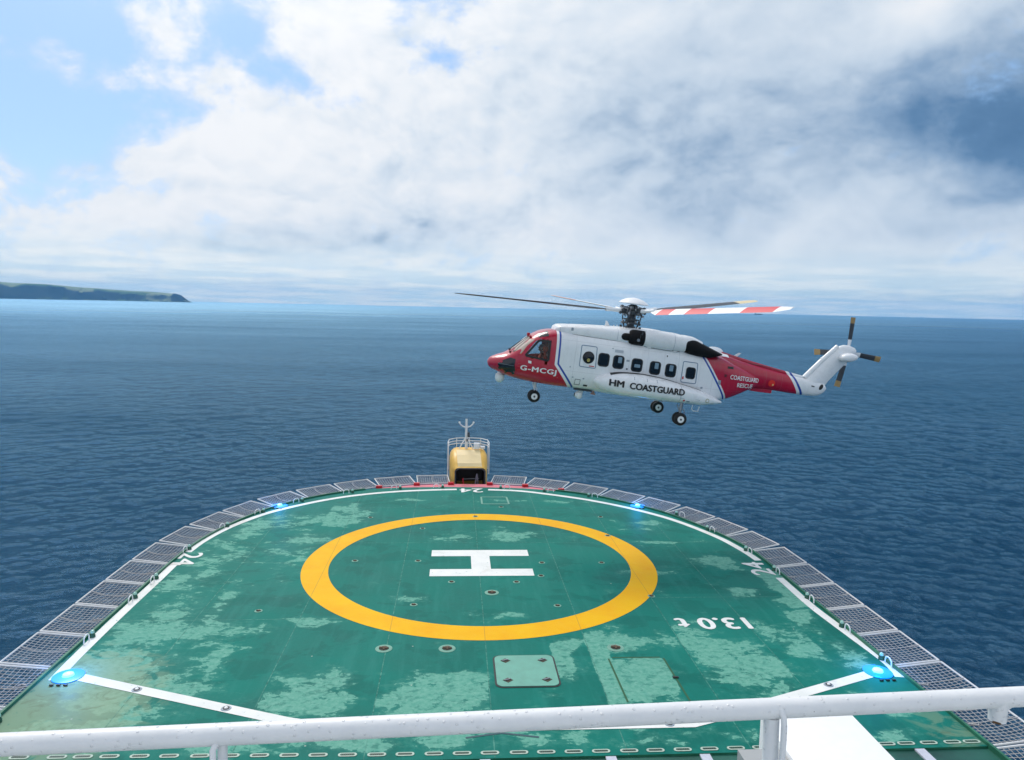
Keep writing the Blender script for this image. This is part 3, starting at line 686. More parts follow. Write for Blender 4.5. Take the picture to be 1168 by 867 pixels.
# lettering --------------------------------------------------------
def text_mesh(txt, bold=0.0, space=1.0, shear=0.0):
    cu = bpy.data.curves.new('t', 'FONT'); cu.body = txt; cu.size = 1;  cu.space_character = space; cu.shear = shear; cu.resolution_u = 4
    o = bpy.data.objects.new('t', cu); COL.objects.link(o); bpy.context.view_layer.update()
    me = bpy.data.meshes.new_from_object(o.evaluated_get(bpy.context.evaluated_depsgraph_get()))
    V = np.array([v.co[:] for v in me.vertices]); F = [list(p.vertices) for p in me.polygons]
    bpy.data.objects.remove(o); bpy.data.curves.remove(cu); bpy.data.meshes.remove(me)
    if bold:                                   # bolder strokes: shifted copies, each a hair above the last
        V0, F0 = V.copy(), F; VV = []; FF = []
        for i, (ox, oy) in enumerate(((0, 0), (bold, 0), (-bold, 0), (0, bold*.6), (0, -bold*.6))):
            W_ = V0.copy(); W_[:, 0] += ox; W_[:, 1] += oy; W_[:, 2] = .0007*i; FF += [[k+len(V0)*i for k in f] for f in F0]; VV.append(W_)
        V = np.concatenate(VV); F = FF
    V[:, 0] -= V[:, 0].min(); V[:, 1] -= V[:, 1].min()
    return V, F
def deck_text(name, txt, org, rot, w, h, z=.010, bold=.02, space=1.0):
    V, F = text_mesh(txt, bold, space); V[:, 0] *= w/V[:, 0].max(); V[:, 1] *= h/V[:, 1].max()
    c, s = math.cos(R(rot)), math.sin(R(rot))
    vs = [(org[0]+c*x-s*y, org[1]+s*x+c*y, z+q_) for x, y, q_ in V]
    return obj(name, vs, F, M['marking_white'], DECK)
deck_text('number_marking', '24', (-12.02, 1.27), -90, 1.45, .85)
deck_text('number_marking', '24', (11.5, -1.62), 90, 1.5, .88)
deck_text('number_marking', '24', (.50, 12.02), 180, 1.32, .86)
deck_text('weight_marking', '13.0 t', (8.66, -5.50), 180, 2.44, .88, bold=.03)
# tie-down recesses
recm = mat('recess_dark', (.035, .045, .035), .8, noise_amt=.5, nscale=15); ring_m = mat('fitting_pale', (.15, .34, .26), .6, noise_amt=.2); rustm = mat('fitting_rust', (.17, .12, .08), .8, noise_amt=.5, nscale=20)
for i, (x, y, big) in enumerate([(-3.13, -7.42, 1), (-1.25, -7.47, 1), (3.84, -7.56, 1), (-5.01, .23, 0), (-2.51, .19, 0), (-2.53, 4.54, 0), (-1.16, -2.1, 0), (1.26, -2.15, 0), (.29, -3.15, 1), (2.45, -.08, 0), (2.5, -4.37, 0), (4.87, -.11, 0), (2.25, -1.53, 0), (-2.43, -4.18, 0), (-7.52, -4.58, 0), (6.0, -3.59, 0), (5.85, 3.44, 0), (-.06, 6.5, 0), (-5.1, 6.3, 0), (6.1, 6.4, 0), (1.3, 8.2, 0)]):
    r = .19 if big else .10
    mb = MB(); mb.lathe((x, y, .006), (0, 0, 1), [(0, r*1.35), (.008, r*1.25)], 18); o = mb.build('tie_down', ring_m, DECK)
    mb = MB(); mb.lathe((x, y, .015), (0, 0, 1), [(0, r*.8), (.004, r*.75)], 16); mb.build('recess', recm, o)
    mb = MB(); mb.tube([(x-r*.7, y+.02, .03), (x+r*.7, y-.02, .03)], r*.18, 6); mb.tube([(x, y-r*.5, .028), (x+.02, y+r*.5, .028)], r*.14, 6); mb.build('ring_bar', rustm, o)
# drain slots along the aft edge
slots = [-12.0, -11.45, -10.68, -9.86, -9.3, -8.72, -8.06, -7.41, -6.73, -6.07, -5.41, -4.75, -4.1, -3.44, -2.78, -2.14, -1.48, -.84, -.2, .47, 1.1, 1.74, 2.38, 3.04, 3.66, 4.31, 4.95, 5.59, 6.2, 6.85, 7.5, 8.15, 8.8, 9.3, 9.79, 10.36, 10.96, 11.45]
pale = mat('slot_rim', (.42, .52, .44), .6, noise_amt=.2)
def stad(x, y, hw, hh, n=6):
    P = []
    for k in range(n+1):
        a = -math.pi/2+math.pi*k/n; P.append((x+hw-hh+hh*math.cos(a), y+hh*math.sin(a)))
    for k in range(n+1):
        a = math.pi/2+math.pi*k/n; P.append((x-hw+hh+hh*math.cos(a), y+hh*math.sin(a)))
    return P
for x in slots:
    y = np.interp(x, [-12, -8.7, -2.8, 3.7, 12], [-12.44, -12.51, -12.68, -12.77, -12.72])
    mb = MB(); mb.prism(stad(x, y, .215, .068), .006, .014); o = mb.build('drain_slot', pale, DECK)
    mb = MB(); mb.prism(stad(x, y, .165, .034), .0145, .0165); mb.build('slot_opening', M['dark'], o)
    mb = MB()
    for k in range(7): mb.box((x-.135+.045*k, y, .0185), (.012, .068, .003))
    mb.build('slot_bars', M['kerb_green'], o)
# aft strip (slightly brighter green) and lower deck behind it
darkdeck = mat('lower_deck_paint', (.010, .085, .062), .45, noise_amt=.5, nscale=.8, bump=.2, bscale=8)
mb = MB(); mb.prism([(-12.17, -34), (11.85, -34), (11.85, AFT-.0), (-12.17, AFT-.0)], -.8, -.05); mb.build('lower_deck', darkdeck, DECK)
mb = MB()
for x in (-10.1, -7.6, -5.1, -2.6, -.32, 2.57, 4.78, 7.5, 10.0): mb.box((x, AFT-.9, -.04), (.24, 1.78, .06))
mb.build('edge_bracket', M['bar'], DECK)
# dark V scuff
mb = MB(); band(mb, (-.75, -12.10), (.11, -11.93), .06, .008); band(mb, (.11, -11.93), (1.0, -12.14), .06, .0082); mb.build('scuff_mark', mat('scuff', (.02, .07, .09), .6), DECK)
# red strip at the bow
rs = [(-5.4, 11.95), (-3.5, 12.29), (-1.8, 12.39), (0, 12.37), (1.6, 12.29), (3.2, 12.03), (4.9, 11.46), (5.0, 11.78), (2.93, 12.86), (.93, 13.30), (-1.32, 13.32), (-3.25, 13.13), (-5.32, 12.38)]
mb = MB(); mb.prism(rs, -.5, -.055); mb.build('bow_strip', M['red_deck'], DECK)
mb = MB()
for x, y in ((-5.3, 12.3), (-3.25, 13.0), (-1.3, 13.18), (.93, 13.15), (2.95, 12.75), (4.9, 11.75)): mb.box((x, y, .02), (.34, .2, .16), bev=.02)
mb.build('net_hinge_blocks', M['red_paint'], DECK)

# hatches
def rrect(cx, cy, w, h, r, n=5):
    P = []
    for sx, sy, a0 in ((1, 1, 0), (-1, 1, 90), (-1, -1, 180), (1, -1, 270)):
        for k in range(n+1):
            a = R(a0+90*k/n); P.append((cx+sx*(w/2-r)+r*math.cos(a), cy+sy*(h/2-r)+r*math.sin(a)))
    return P
hatch_m = mat('hatch_paint', (.13, .36, .28), .5, noise_amt=.15, nscale=3, bump=.1)
rt = empty('deck_hatch', (.98, -8.9, 0)); tag(rt, 'pale green square hatch cover with four corner lifting recesses below the yellow circle', 'hatch')
mb = MB(); mb.prism(rrect(0, 0, 1.80, 1.86, .22), .006, .012); mb.build('hatch_gap', M['dark'], rt)
mb = MB(); mb.prism(rrect(0, 0, 1.70, 1.76, .19), .012, .030); mb.build('hatch_cover', hatch_m, rt)
for sx, sy in ((-1, 1), (1, 1), (-1, -1), (1, -1)):
    mb = MB(); d_ = .15; cx, cy = sx*.54, sy*.56
    mb.prism([(cx-d_, cy), (cx, cy-d_*.9), (cx+d_, cy), (cx, cy+d_*.9)], .031, .034); o = mb.build('lifting_recess', mat('recess_brown', (.05, .045, .03), .8), rt)
    mb = MB(); mb.tube([(cx-.1, cy-.03, .05), (cx+.08, cy+.05, .05)], .018, 6); mb.build('lifting_bar', M['steel'], o)
rt = empty('deck_hatch', (4.3, -9.45, 0)); tag(rt, 'worn green hatch outlined by dark green gaps, right of the pale square hatch', 'hatch')
mb = MB()
for (a, b) in (((-.82, 1.2), (-.80, -1.2)), ((.82, 1.18), (.86, -1.2)), ((-.70, 1.26), (.72, 1.24))): band(mb, a, b, .055, .007)
mb.build('hatch_gap', mat('gap_green', (.008, .085, .030), .6), rt)
mb = MB(); mb.box((.84, .02, .02), (.16, .07, .03)); mb.build('hatch_catch', M['dark'], rt)
rt = empty('deck_hatch', (1.02, 9.5, 0)); tag(rt, 'small faded rectangular hatch outline on the deck just behind the bow number 24', 'hatch')
mb = MB()
for (a, b) in (((-.68, .7), (.68, .7)), ((-.68, -.7), (.70, -.7)), ((-.68, .7), (-.68, -.7)), ((.68, .7), (.72, -.7))): band(mb, a, b, .09, .007)
mb.build('hatch_rim', ring_m, rt)

# ================================================================== SAFETY NETS
def net_panel_parts():
    Lh, D = 1.0, 1.38
    fr = MB(); zf = .14
    def z(y): return .02+zf*y/D
    for x in (-Lh+.03, Lh-.03): fr.tube([(x, 0, z(0)), (x, D, z(D))], .028, 6)
    for y in (.0, D): fr.tube([(-Lh+.03, y, z(y)), (Lh-.03, y, z(y))], .026, 6)
    nt_ = MB(); r = .0085
    def sag(x, y): return z(y)-.07*(1-(x/Lh)**2)*(1-((y-D/2)/(D/2))**2)
    nxn, nyn = 15, 10
    for i in range(1, nxn):
        x = -Lh+2*Lh*i/nxn; nt_.tube([(x, D*k/4, sag(x, D*k/4)) for k in range(5)], r, 4, caps=False)
    for j in range(1, nyn):
        y = D*j/nyn; nt_.tube([(-Lh+2*Lh*k/5, y, sag(-Lh+2*Lh*k/5, y)+.004) for k in range(6)], r, 4, caps=False)
    co = MB(); pts = []
    for k in range(9):
        t = k/8; x = .04-.10*math.sin(math.pi*t); y = D*t+.03*math.sin(3*t); pts.append((x, y, sag(x, y)+.015))
    co.tube(pts, .014, 5); co.tube([(.06, .10, .05), (.12, .25, .04), (.05, .32, .03)], .02, 5)
    return fr, nt_, co
fr, nn_, co = net_panel_parts()
NETG = 'safety net panels around the landing deck edge'
def all_panels():
    L = []
    for side, E in (('port', EDGE_L), ('starboard', EDGE_R)):
        for i in range(len(E)-1): L.append((side, i, Vector(E[i]), Vector(E[i+1])))
    return L
proto = None
port_n = len(EDGE_L)-1
for (side, i, a, b) in all_panels():
    mid = (a+b)/2; t = (b-a); ln = t.length; t.normalize()
    nrm = Vector((-t.y, t.x))            # outward for a clockwise walk
    if proto is None:
        o = empty('safety_net_panel'); f_ = fr.build('frame', M['net_white'], o, True); nt2 = nn_.build('netting', M['net_rope'], o); c_ = co.build('cord', M['net_rope'], o); proto = (o, f_, nt2, c_)
    else:
        o = proto[0].copy(); COL.objects.link(o)
        for ch in proto[1:]:
            c2 = ch.copy(); COL.objects.link(c2); c2.parent = o
    o.location = (mid.x, mid.y, -.02); o.rotation_euler = (0, 0, math.atan2(t.y, t.x)); o.scale = ((ln-.06)/2, 1, 1)
    # label by distance from the bow cab or from the blue lamps
    if side == 'port':
        k = port_n-i                       # 1 = next to the cab
        lab = 'white framed net panel, %s to the left of the yellow cab along the deck edge' % ordinal(k) if k <= 14 else 'white framed net panel near the left picture edge, %s below the left aft blue lamp' % ordinal(k-14+0)
    else:
        k = i+1
        lab = 'white framed net panel, %s to the right of the yellow cab along the deck edge' % ordinal(k) if k <= 14 else 'white framed net panel under the handrail at right, %s below the right aft blue lamp' % ordinal(k-14)
    tag(o, lab, 'safety net', NETG)

# ================================================================== EDGE LAMPS + GUARD HOOPS, BLUE LAMPS
def edge_lamp_mb():
    b_ = MB(); b_.lathe((0, 0, .0), (0, 0, 1), [(0, .085), (.06, .085), (.08, .07), (.13, .07)], 14)
    d_ = MB(); d_.lathe((0, 0, .13), (0, 0, 1), [(0, .065), (.05, .06), (.08, .035), (.09, .01)], 12)
    h_ = MB(); h_.tube([(-.0, .20, 0), (0, .20, .12), (0, .22, .19), (0, .30, .235), (0, .42, .23), (0, .50, .17), (0, .52, .02)], .02, 8)
    return b_, d_, h_
eb, ed, eh = edge_lamp_mb(); eproto = None
lampsP = [(-11.98, -11.0), (-11.96, -6.4), (-11.96, -3.4), (-11.96, -1.6), (-11.93, 1.7), (-11.35, 4.85), (-10.35, 7.2), (-8.9, 9.2), (-6.6, 11.0), (-4.1, 11.9), (-1.76, 12.16)]
lampsS = [(1.5, 12.05), (3.9, 11.4), (6.2, 10.3), (10.02, 6.75), (10.75, 4.3), (11.42, 1.3), (11.62, -1.1), (11.62, -3.9), (11.63, -6.3), (11.65, -8.55)]
def place_lamp(x, y, lab, withhoop):
    global eproto
    if eproto is None:
        o = empty('edge_lamp'); kids = [eb.build('lamp_base', M['lamp_green'], o, True), ed.build('lamp_lens', M['lamp_glass'], o, True), eh.build('guard_hoop', M['white_paint'], o, True)]; eproto = [o]+kids
    else:
        o = eproto[0].copy(); COL.objects.link(o)
        for ch in eproto[1:]:
            if ch.name.startswith('guard') and not withhoop: continue
            c = ch.copy(); COL.objects.link(c); c.parent = o
    o.location = (x, y, .006)
    ang = math.atan2(x, y) if y > 0 else (math.pi/2 if x > 0 else -math.pi/2)
    o.rotation_euler = (0, 0, -ang-(0 if x < 0 else math.pi)+math.pi/2)
    tag(o, lab, 'lamp', 'small perimeter lamps with guard hoops'); return o
for i, (x, y) in enumerate(lampsP[::-1]): place_lamp(x, y, 'small green edge lamp, %s to the left of the yellow cab' % ordinal(i+1), True)
for i, (x, y) in enumerate(lampsS): place_lamp(x, y, 'small green edge lamp, %s to the right of the yellow cab' % ordinal(i+1), True)

for (x, y, sc_, lab) in ((-11.45, -8.82, 1.0, 'glowing blue deck lamp at the near left corner of the white line'), (11.1, -9.30, 1.0, 'glowing blue deck lamp at the near right corner of the white line'),
                         (-9.85, 8.35, .95, 'glowing blue deck lamp on the far left curve of the deck edge'), (8.45, 8.4, .95, 'glowing blue deck lamp on the far right curve of the deck edge')):
    o = empty('blue_lamp', (x, y, .008)); tag(o, lab, 'lamp', 'bright blue status lamps')
    mb = MB(); mb.lathe((0, 0, 0), (0, 0, 1), [(0, .40*sc_), (.02, .40*sc_), (.03, .36*sc_)], 28); mb.build('lamp_base', mat('blue_ring', (.02, .2, .5), .4, emis=(.01, .28, .95), estr=1.1) if False else M['blue_glow'], o, True)
    mb = MB(); mb.lathe((0, 0, .03), (0, 0, 1), [(0, .15*sc_), (.05, .13*sc_), (.08, .07*sc_), (.09, .02)], 20); mb.build('lamp_dome', M['blue_core'], o, True)
    mb = MB()
    for k in range(3): mb.box((-.18+.18*k, -.50*sc_, .02), (.10, .05, .03))
    mb.build('foot', M['dark'], o)
    ll = bpy.data.lights.new('lamp_light', 'POINT'); ll.energy = 45; ll.color = (.0, .30, 1.0); ll.shadow_soft_size = .15
    lo = bpy.data.objects.new('lamp_light', ll); COL.objects.link(lo); lo.parent = o; lo.location = (0, 0, .55)

# ================================================================== YELLOW CAB AT THE BOW
cab = empty('bow_cab', (-.2, 14.0, -.4)); tag(cab, 'yellow rounded cab with dark open doorway, railings and white mast beyond the bow', 'cab')
def cab_shell():
    # sections along y: (y, x0, x1, z0, z1, corner)
    S = [(0, -.90, .92, -.3, 1.14, .22), (.04, -.90, .92, -.3, 1.16, .24), (.25, -1.08, 1.0, -.25, 1.36, .34), (.9, -1.2, 1.05, -.2, 1.72, .40), (1.5, -1.22, 1.05, .0, 1.92, .40), (2.2, -1.2, 1.0, .0, 1.95, .45), (2.7, -1.0, .85, .3, 1.8, .5), (2.85, -.7, .6, .6, 1.5, .4)]
    V = []; n = 0
    for (y, x0, x1, z0, z1, r) in S:
        ring = rrect((x0+x1)/2, (z0+z1)/2, x1-x0, z1-z0, r, 5); n = len(ring)
        V += [(x, y, z) for x, z in ring]
    F = []
    for i in range(len(S)-1):
        for k in range(n): F.append((i*n+k, i*n+(k+1) % n, (i+1)*n+(k+1) % n, (i+1)*n+k))
    F.append(tuple(range((len(S)-1)*n, len(S)*n)))
    # inner lining (doorway)
    b = len(V)
    for y, s_ in ((0, .90), (1.6, .84)):
        ring = rrect(.01, .43, 1.84*s_, 1.46*s_, .18, 5); V += [(x, y, z) for x, z in ring]
    for k in range(n): F.append((k, b+k, b+(k+1) % n, (k+1) % n))
    inner = [(b+k, b+n+k, b+n+(k+1) % n, b+(k+1) % n) for k in range(n)]+[tuple(b+n+k for k in range(n))[::-1]]
    o = obj('cab_shell', V, F+inner, M['yellow'], cab)
    o.data.materials.append(M['dark']); nf = len(F)
    for i, p in enumerate(o.data.polygons):
        if i >= nf or i >= nf-n: p.material_index = 1
    autosmooth(o, 40)
cab_shell()
mb = MB(); n_ = 9   # sunlit slope of the roof, its glare painted as a paler sheet
ys = [.06, .25, .9, 1.5]; zs = [1.172, 1.372, 1.732, 1.932]; xs = [(-.70, .72), (-.74, .68), (-.78, .64), (-.82, .60)]
mb.add([(x, y, z+.004) for (y, z, xx) in zip(ys, zs, xs) for x in xx], [(0, 1, 3, 2), (2, 3, 5, 4), (4, 5, 7, 6)]); mb.build('sunlit_roof_face', M['cream'], cab)
mb = MB()
for zr, yy in ((2.22, 1.3), (2.40, 1.3), (2.06, 1.3)):
    P = [(-1.3, .95, zr-.15), (-1.32, 1.5, zr), (-1.25, 2.4, zr), (-.8, 2.9, zr), (0, 3.0, zr), (.7, 2.85, zr), (1.1, 2.3, zr), (1.16, 1.5, zr), (1.14, .95, zr-.15)]
    mb.tube([tuple(q_) for q_ in smooth_poly([Vector(p) for p in P], 4)] if False else P, .022, 6)
for (x, y) in ((-1.31, 1.1), (-1.29, 2.0), (-.8, 2.88), (0, 2.98), (.7, 2.83), (1.12, 2.2), (1.15, 1.1)): mb.tube([(x, y, .6 if abs(x) > 1 else 1.6), (x, y, 2.40)], .022, 6)
mb.tube([(-1.31, .9, -.3), (-1.31, .9, 2.3)], .035, 6); mb.tube([(1.14, .9, .6), (1.14, .9, 2.3)], .03, 6)
mb.build('railing', M['white_paint'], cab, True)
mb = MB(); mx_, my_ = -.22, 1.9
mb.tube([(mx_, my_, 1.85), (mx_, my_, 3.3), (mx_, my_, 3.75)], [.085, .075, .065], 8)
for sx in (-1, 1):
    mb.tube([(mx_, my_, 3.24), (mx_+sx*.22, my_, 3.30), (mx_+sx*.36, my_, 3.42), (mx_+sx*.43, my_, 3.52)], .04, 6); mb.ell((mx_+sx*.43, my_, 3.54), .06, .06, .06, 8, 6)
    mb.tube([(mx_, my_, 2.68), (mx_+sx*.46, my_-.1, 1.88)], .035, 6)
mb.tube([(mx_+.07, my_-.05, 1.9), (mx_+.07, my_-.05, 2.7)], .025, 6)
mb.build('mast', M['white_paint'], cab, True)
mb = MB(); mb.box((mx_+.14, my_-.1, 2.74), (.14, .12, .16), bev=.02); mb.ell((mx_+.14, my_-.1, 2.90), .07, .07, .08, 10, 6); mb.tube([(mx_+.05, my_-.1, 2.4), (mx_+.05, my_-.1, 2.55)], .05, 6); mb.build('mast_lamp', M['darksteel'], cab, True)
mb = MB(); mb.box((.42, 1.6, 2.16), (.36, .25, .36), bev=.03); mb.box((.78, 1.7, 2.05), (.28, .2, .16), bev=.02); mb.build('equipment_box', M['white_paint'], cab, True)
mb = MB(); mb.tube([(-.86, .0, -.3), (-.86, 0, .95), (-.66, 0, 1.10), (.68, 0, 1.10), (.88, 0, .95), (.88, 0, -.3)], .05, 6); mb.build('door_frame', M['darksteel'], cab, True)
mb = MB(); mb.tube([(-.35, .12, -.1), (-.42, .14, .5)], .05, 6); mb.box((-.34, .1, .05), (.16, .1, .22)); mb.build('red_lever', M['red_paint'], cab)
mb = MB(); mb.tube([(.30, .2, -.1), (.42, .2, .75)], .05, 6); mb.tube([(.52, .2, -.1), (.42, .2, .75)], .04, 6); mb.tube([(-.4, .25, .42), (.55, .25, .46)], .012, 5); mb.box((-.62, .1, .0), (.22, .14, .3)); mb.build('winch_gear', M['steel'], cab)

# ================================================================== HANDRAIL, WHITE HOUSING, SHIP BODY
A0 = Vector((-2.128, -27.095, 9.203)); B0 = Vector((.411, -27.015, 9.226)); dr_ = (B0-A0)
def rp(t): return A0+dr_*t
rail = empty('handrail', tuple(rp(.1)-Vector((0, 0, 1.0)))); tag(rail, 'thick white painted handrail crossing the bottom of the view', 'handrail')
inv = Vector(rail.location)
def loc(p): return tuple(Vector(p)-inv)
def paint_drops():
    m = bpy.data.materials.new('rail_paint'); m.use_nodes = True; nt = m.node_tree; q = G(nt); b = nt.nodes['Principled BSDF']; t = nt.nodes.new('ShaderNodeTexCoord'); P = t.outputs['Object']
    n = q.noise(P, 9, 7, .65); vo = nt.nodes.new('ShaderNodeTexVoronoi'); vo.inputs['Scale'].default_value = 75; q.put(vo.inputs['Vector'], P)
    vr = q.sep(vo.outputs['Color'])[0]
    drop = q.m('MULTIPLY', q.mr(vo.outputs['Distance'], .30, .14), q.m('GREATER_THAN', vr, .55))
    c = q.mix(q.mr(n, .35, .75), (.76, .76, .76), (.66, .67, .68)); sp = q.m('LESS_THAN', q.noise(P, 130, 2, .5), .225)
    c = q.mix(sp, c, (.2, .18, .16)); q.put(b.inputs['Base Color'], c)
    q.put(b.inputs['Roughness'], q.m('SUBTRACT', .42, q.m('MULTIPLY', drop, .35)))
    q.put(b.inputs['Normal'], q.bump(q.m('ADD', q.m('MULTIPLY', drop, 1.0), q.m('MULTIPLY', q.noise(P, 60, 4, .6), .35)), .6, .003))
    return m
M['rail'] = paint_drops()
mb = MB(); mb.tube([loc(rp(t)) for t in np.linspace(-3.0, 4.0, 48)], .0252, 32); mb.build('top_rail', M['rail'], rail, True, 60)
def post(p, r, name='post'):
    mb = MB(); q0 = Vector(p); mb.tube([loc(q0-Vector((0, 0, .012))), loc(q0-Vector((0, .01, .3))), loc(q0-Vector((0, .01, 1.02)))], r, 20)
    return mb.build(name, M['rail'], rail, True, 60)
for t, r in ((.193, .0115), (.7255, .0195), (-.35, .0195), (-.9, .02), (-1.6, .02), (-2.4, .02), (1.5, .02), (2.2, .02), (3.0, .02), (3.8, .02)): post(rp(t)+Vector((0, 0, -.01)), r)
q0 = rp(.1895); mb = MB(); mb.tube([loc(q0+Vector((0, -.016, -.012))), loc(q0+Vector((-.004, -.030, -.022))), loc(q0+Vector((-.002, -.034, -.045))), loc(q0+Vector((0, -.034, -1.0)))], .0075, 14); mb.build('cable_pipe', M['rail'], rail, True, 60)
q0 = rp(.7325); mb = MB(); mb.tube([loc(q0+Vector((-.004, -.020, .008))), loc(q0+Vector((0, -.030, -.008))), loc(q0+Vector((.001, -.033, -.03))), loc(q0+Vector((.001, -.034, -.07))), loc(q0+Vector((-.003, -.038, -.16))), loc(q0+Vector((-.016, -.044, -1.0)))], .0075, 14); mb.build('cable_pipe', M['rail'], rail, True, 60)
# cut-off stub under the rail
q0 = rp(.9718); mb = MB(); mb.tube([loc(q0-Vector((0, 0, .0))), loc(q0-Vector((0, 0, .028))), loc(q0-Vector((0, 0, .062)))], [.026, .0225, .0215], 22); mb.tube([loc(q0+Vector((.02, 0, -.026))), loc(q0+Vector((.032, 0, -.021))), loc(q0+Vector((.055, 0, -.014)))], [.010, .008, .004], 10); o = mb.build('rail_stub', M['rail'], rail, True, 50)
mb = MB(); mb.lathe(loc(q0-Vector((0, 0, .0665))), (0, .0, 1), [(0, .0165), (.006, .0195)], 18); mb.ell(loc(q0+Vector((-.008, -.012, -.0605))), .0135, .010, .0045, 12, 6); mb.build('rusty_end', M['rust'], o, True)
# lower rails (below the picture)
mb = MB()
for dz_ in (.38, .72): mb.tube([loc(rp(t)-Vector((0, -.01, dz_))) for t in np.linspace(-3.0, 4.0, 16)], .016, 12)
mb.build('lower_rail', M['rail'], rail, True, 60)
# navigation bridge top on which the camera stands
br = empty('bridge_top', (0, -33, 0)); tag(br, 'white ship superstructure under the viewer', 'structure', kind='structure')
mb = MB(); mb.box((-.5, -1.3, 3.85), (22, 13.6-5, 8.7)); mb.build('bridge_block', M['struct_white'], br)
# white housing
wh = empty('ventilation_housing', (4.0, -18.2, -.32)); tag(wh, 'large flat-topped white ventilation housing behind the handrail at lower right', 'housing')
mb = MB(); mb.box((.41, -3.6, 2.16), (1.46, 7.2, 4.32), bev=.015); mb.build('casing', M['pad_white'], wh, True)
mb = MB(); mb.box((-.66, -4.35, 2.15), (.62, 7.2, 4.20)); mb.build('vent_casing', M['vent'], wh)
mb = MB()
for k in range(26): mb.box((-.98, -1.0-.12*k, 2.1), (.03, .05, 4.0))
mb.build('louvre', mat('louvre_pale', (.55, .56, .55), .5), wh)
# hull below
mb = MB(); mb.prism([(-9.5, -75), (9.5, -75), (9.8, -10), (8.0, 2), (4.5, 9), (0, 12), (-4.5, 9), (-8.0, 2), (-9.8, -10)], SEA-1.8, -.8)
o = mb.build('ship_hull', M['hull']); tag(o, 'dark red hull of the ship beneath the landing deck', 'hull', kind='structure')

# ================================================================== HELICOPTER   (local axes: X forward, Y left, Z up; 'a' = metres aft of the nose wheel = -X)
heli = empty('rescue_helicopter'); tag(heli, 'hovering red and white coastguard rescue helicopter with blue stripes and lettering', 'helicopter')
_y, _p, _r = 3.17818942, 0.11452485, -0.02603922
HF = Vector((math.cos(_y)*math.cos(_p), math.sin(_y)*math.cos(_p), math.sin(_p))); _L = Vector((-math.sin(_y), math.cos(_y), 0)); _U = HF.cross(_L)
HL = math.cos(_r)*_L+math.sin(_r)*_U; HU = math.cos(_r)*_U-math.sin(_r)*_L
HM = Matrix(((HF.x, HL.x, HU.x, 2.36239545), (HF.y, HL.y, HU.y, 3.78846512), (HF.z, HL.z, HU.z, 6.28952289), (0, 0, 0, 1)))
heli.matrix_world = HM
def P3(a, l, u): return Vector((-a, l, u))
class Loft:
    """stations: (a, zb, zt, hw, n_top, n_bot); yc = centre line offset"""
    def __init__(s, st, yc=0.0):
        s.st = np.array(st, float); s.yc = yc; s.a = s.st[:, 0]
    def par(s, a):
        # monotone-ish smooth interpolation
        A = s.a; out = []
        for k in range(1, s.st.shape[1]):
            Y = s.st[:, k]; i = int(np.clip(np.searchsorted(A, a)-1, 0, len(A)-2)); h = A[i+1]-A[i]; t = np.clip((a-A[i])/h, 0, 1)
            dl = (Y[i+1]-Y[i])/h
            def slope(j):
                if j <= 0: return (Y[1]-Y[0])/(A[1]-A[0])
                if j >= len(A)-1: return (Y[-1]-Y[-2])/(A[-1]-A[-2])
                d0 = (Y[j]-Y[j-1])/(A[j]-A[j-1]); d1 = (Y[j+1]-Y[j])/(A[j+1]-A[j])
                return 0 if d0*d1 <= 0 else 2*d0*d1/(d0+d1)
            m0, m1 = slope(i), slope(i+1)
            out.append((2*t**3-3*t**2+1)*Y[i]+(t**3-2*t**2+t)*h*m0+(-2*t**3+3*t**2)*Y[i+1]+(t**3-t**2)*h*m1)
        return out
    def ring(s, a, n=48):
        zb, zt, hw, nt_, nb = s.par(a); zc = (zb+zt)/2; hh = (zt-zb)/2; P = []
        for k in range(n):
            th = 2*math.pi*k/n; c, si = math.cos(th), math.sin(th); e = nt_ if si >= 0 else nb
            P.append(P3(a, s.yc+hw*math.copysign(abs(c)**(2/e), c), zc+hh*math.copysign(abs(si)**(2/e), si)))
        return P
    def y(s, a, z):
        zb, zt, hw, nt_, nb = s.par(a); zc = (zb+zt)/2; hh = (zt-zb)/2; q = min(.985, abs((z-zc)/hh)); e = nt_ if z >= zc else nb
        return s.yc+hw*(1-q**e)**(1/e)
    def z(s, a, y):
        zb, zt, hw, nt_, nb = s.par(a); zc = (zb+zt)/2; hh = (zt-zb)/2; q = min(.98, abs((y-s.yc)/hw)); return zc+hh*(1-q**nt_)**(1/nt_)
    def mesh(s, name, mt, parent, step=.12, n=48, holes=(), mirror=False, deg=35):
        aa = sorted(set(list(np.arange(s.a[0], s.a[-1], step))+list(s.a)))
        aa = [x for i, x in enumerate(aa) if i == 0 or x-aa[i-1] > .02 or x in s.a]
        V = []; F = []
        for x in aa: V += s.ring(x, n)
        for i in range(len(aa)-1):
            for k in range(n):
                f = (i*n+k, i*n+(k+1) % n, (i+1)*n+(k+1) % n, (i+1)*n+k)
                c = sum((V[j] for j in f), Vector())/4
                if any(h(-c.x, c.y, c.z) for h in holes): continue
                F.append(f)
        F.append(tuple(range(n))); F.append(tuple(range((len(aa)-1)*n, len(aa)*n))[::-1])
        if mirror: V = [Vector((v.x, -v.y, v.z)) for v in V]
        o = obj(name, V, F, mt, parent); return autosmooth(o, deg)
def inpoly(x, y, poly):
    c = False; n = len(poly)
    for i in range(n):
        x1, y1 = poly[i]; x2, y2 = poly[(i+1) % n]
        if (y1 > y) != (y2 > y) and x < (x2-x1)*(y-y1)/(y2-y1)+x1: c = not c
    return c
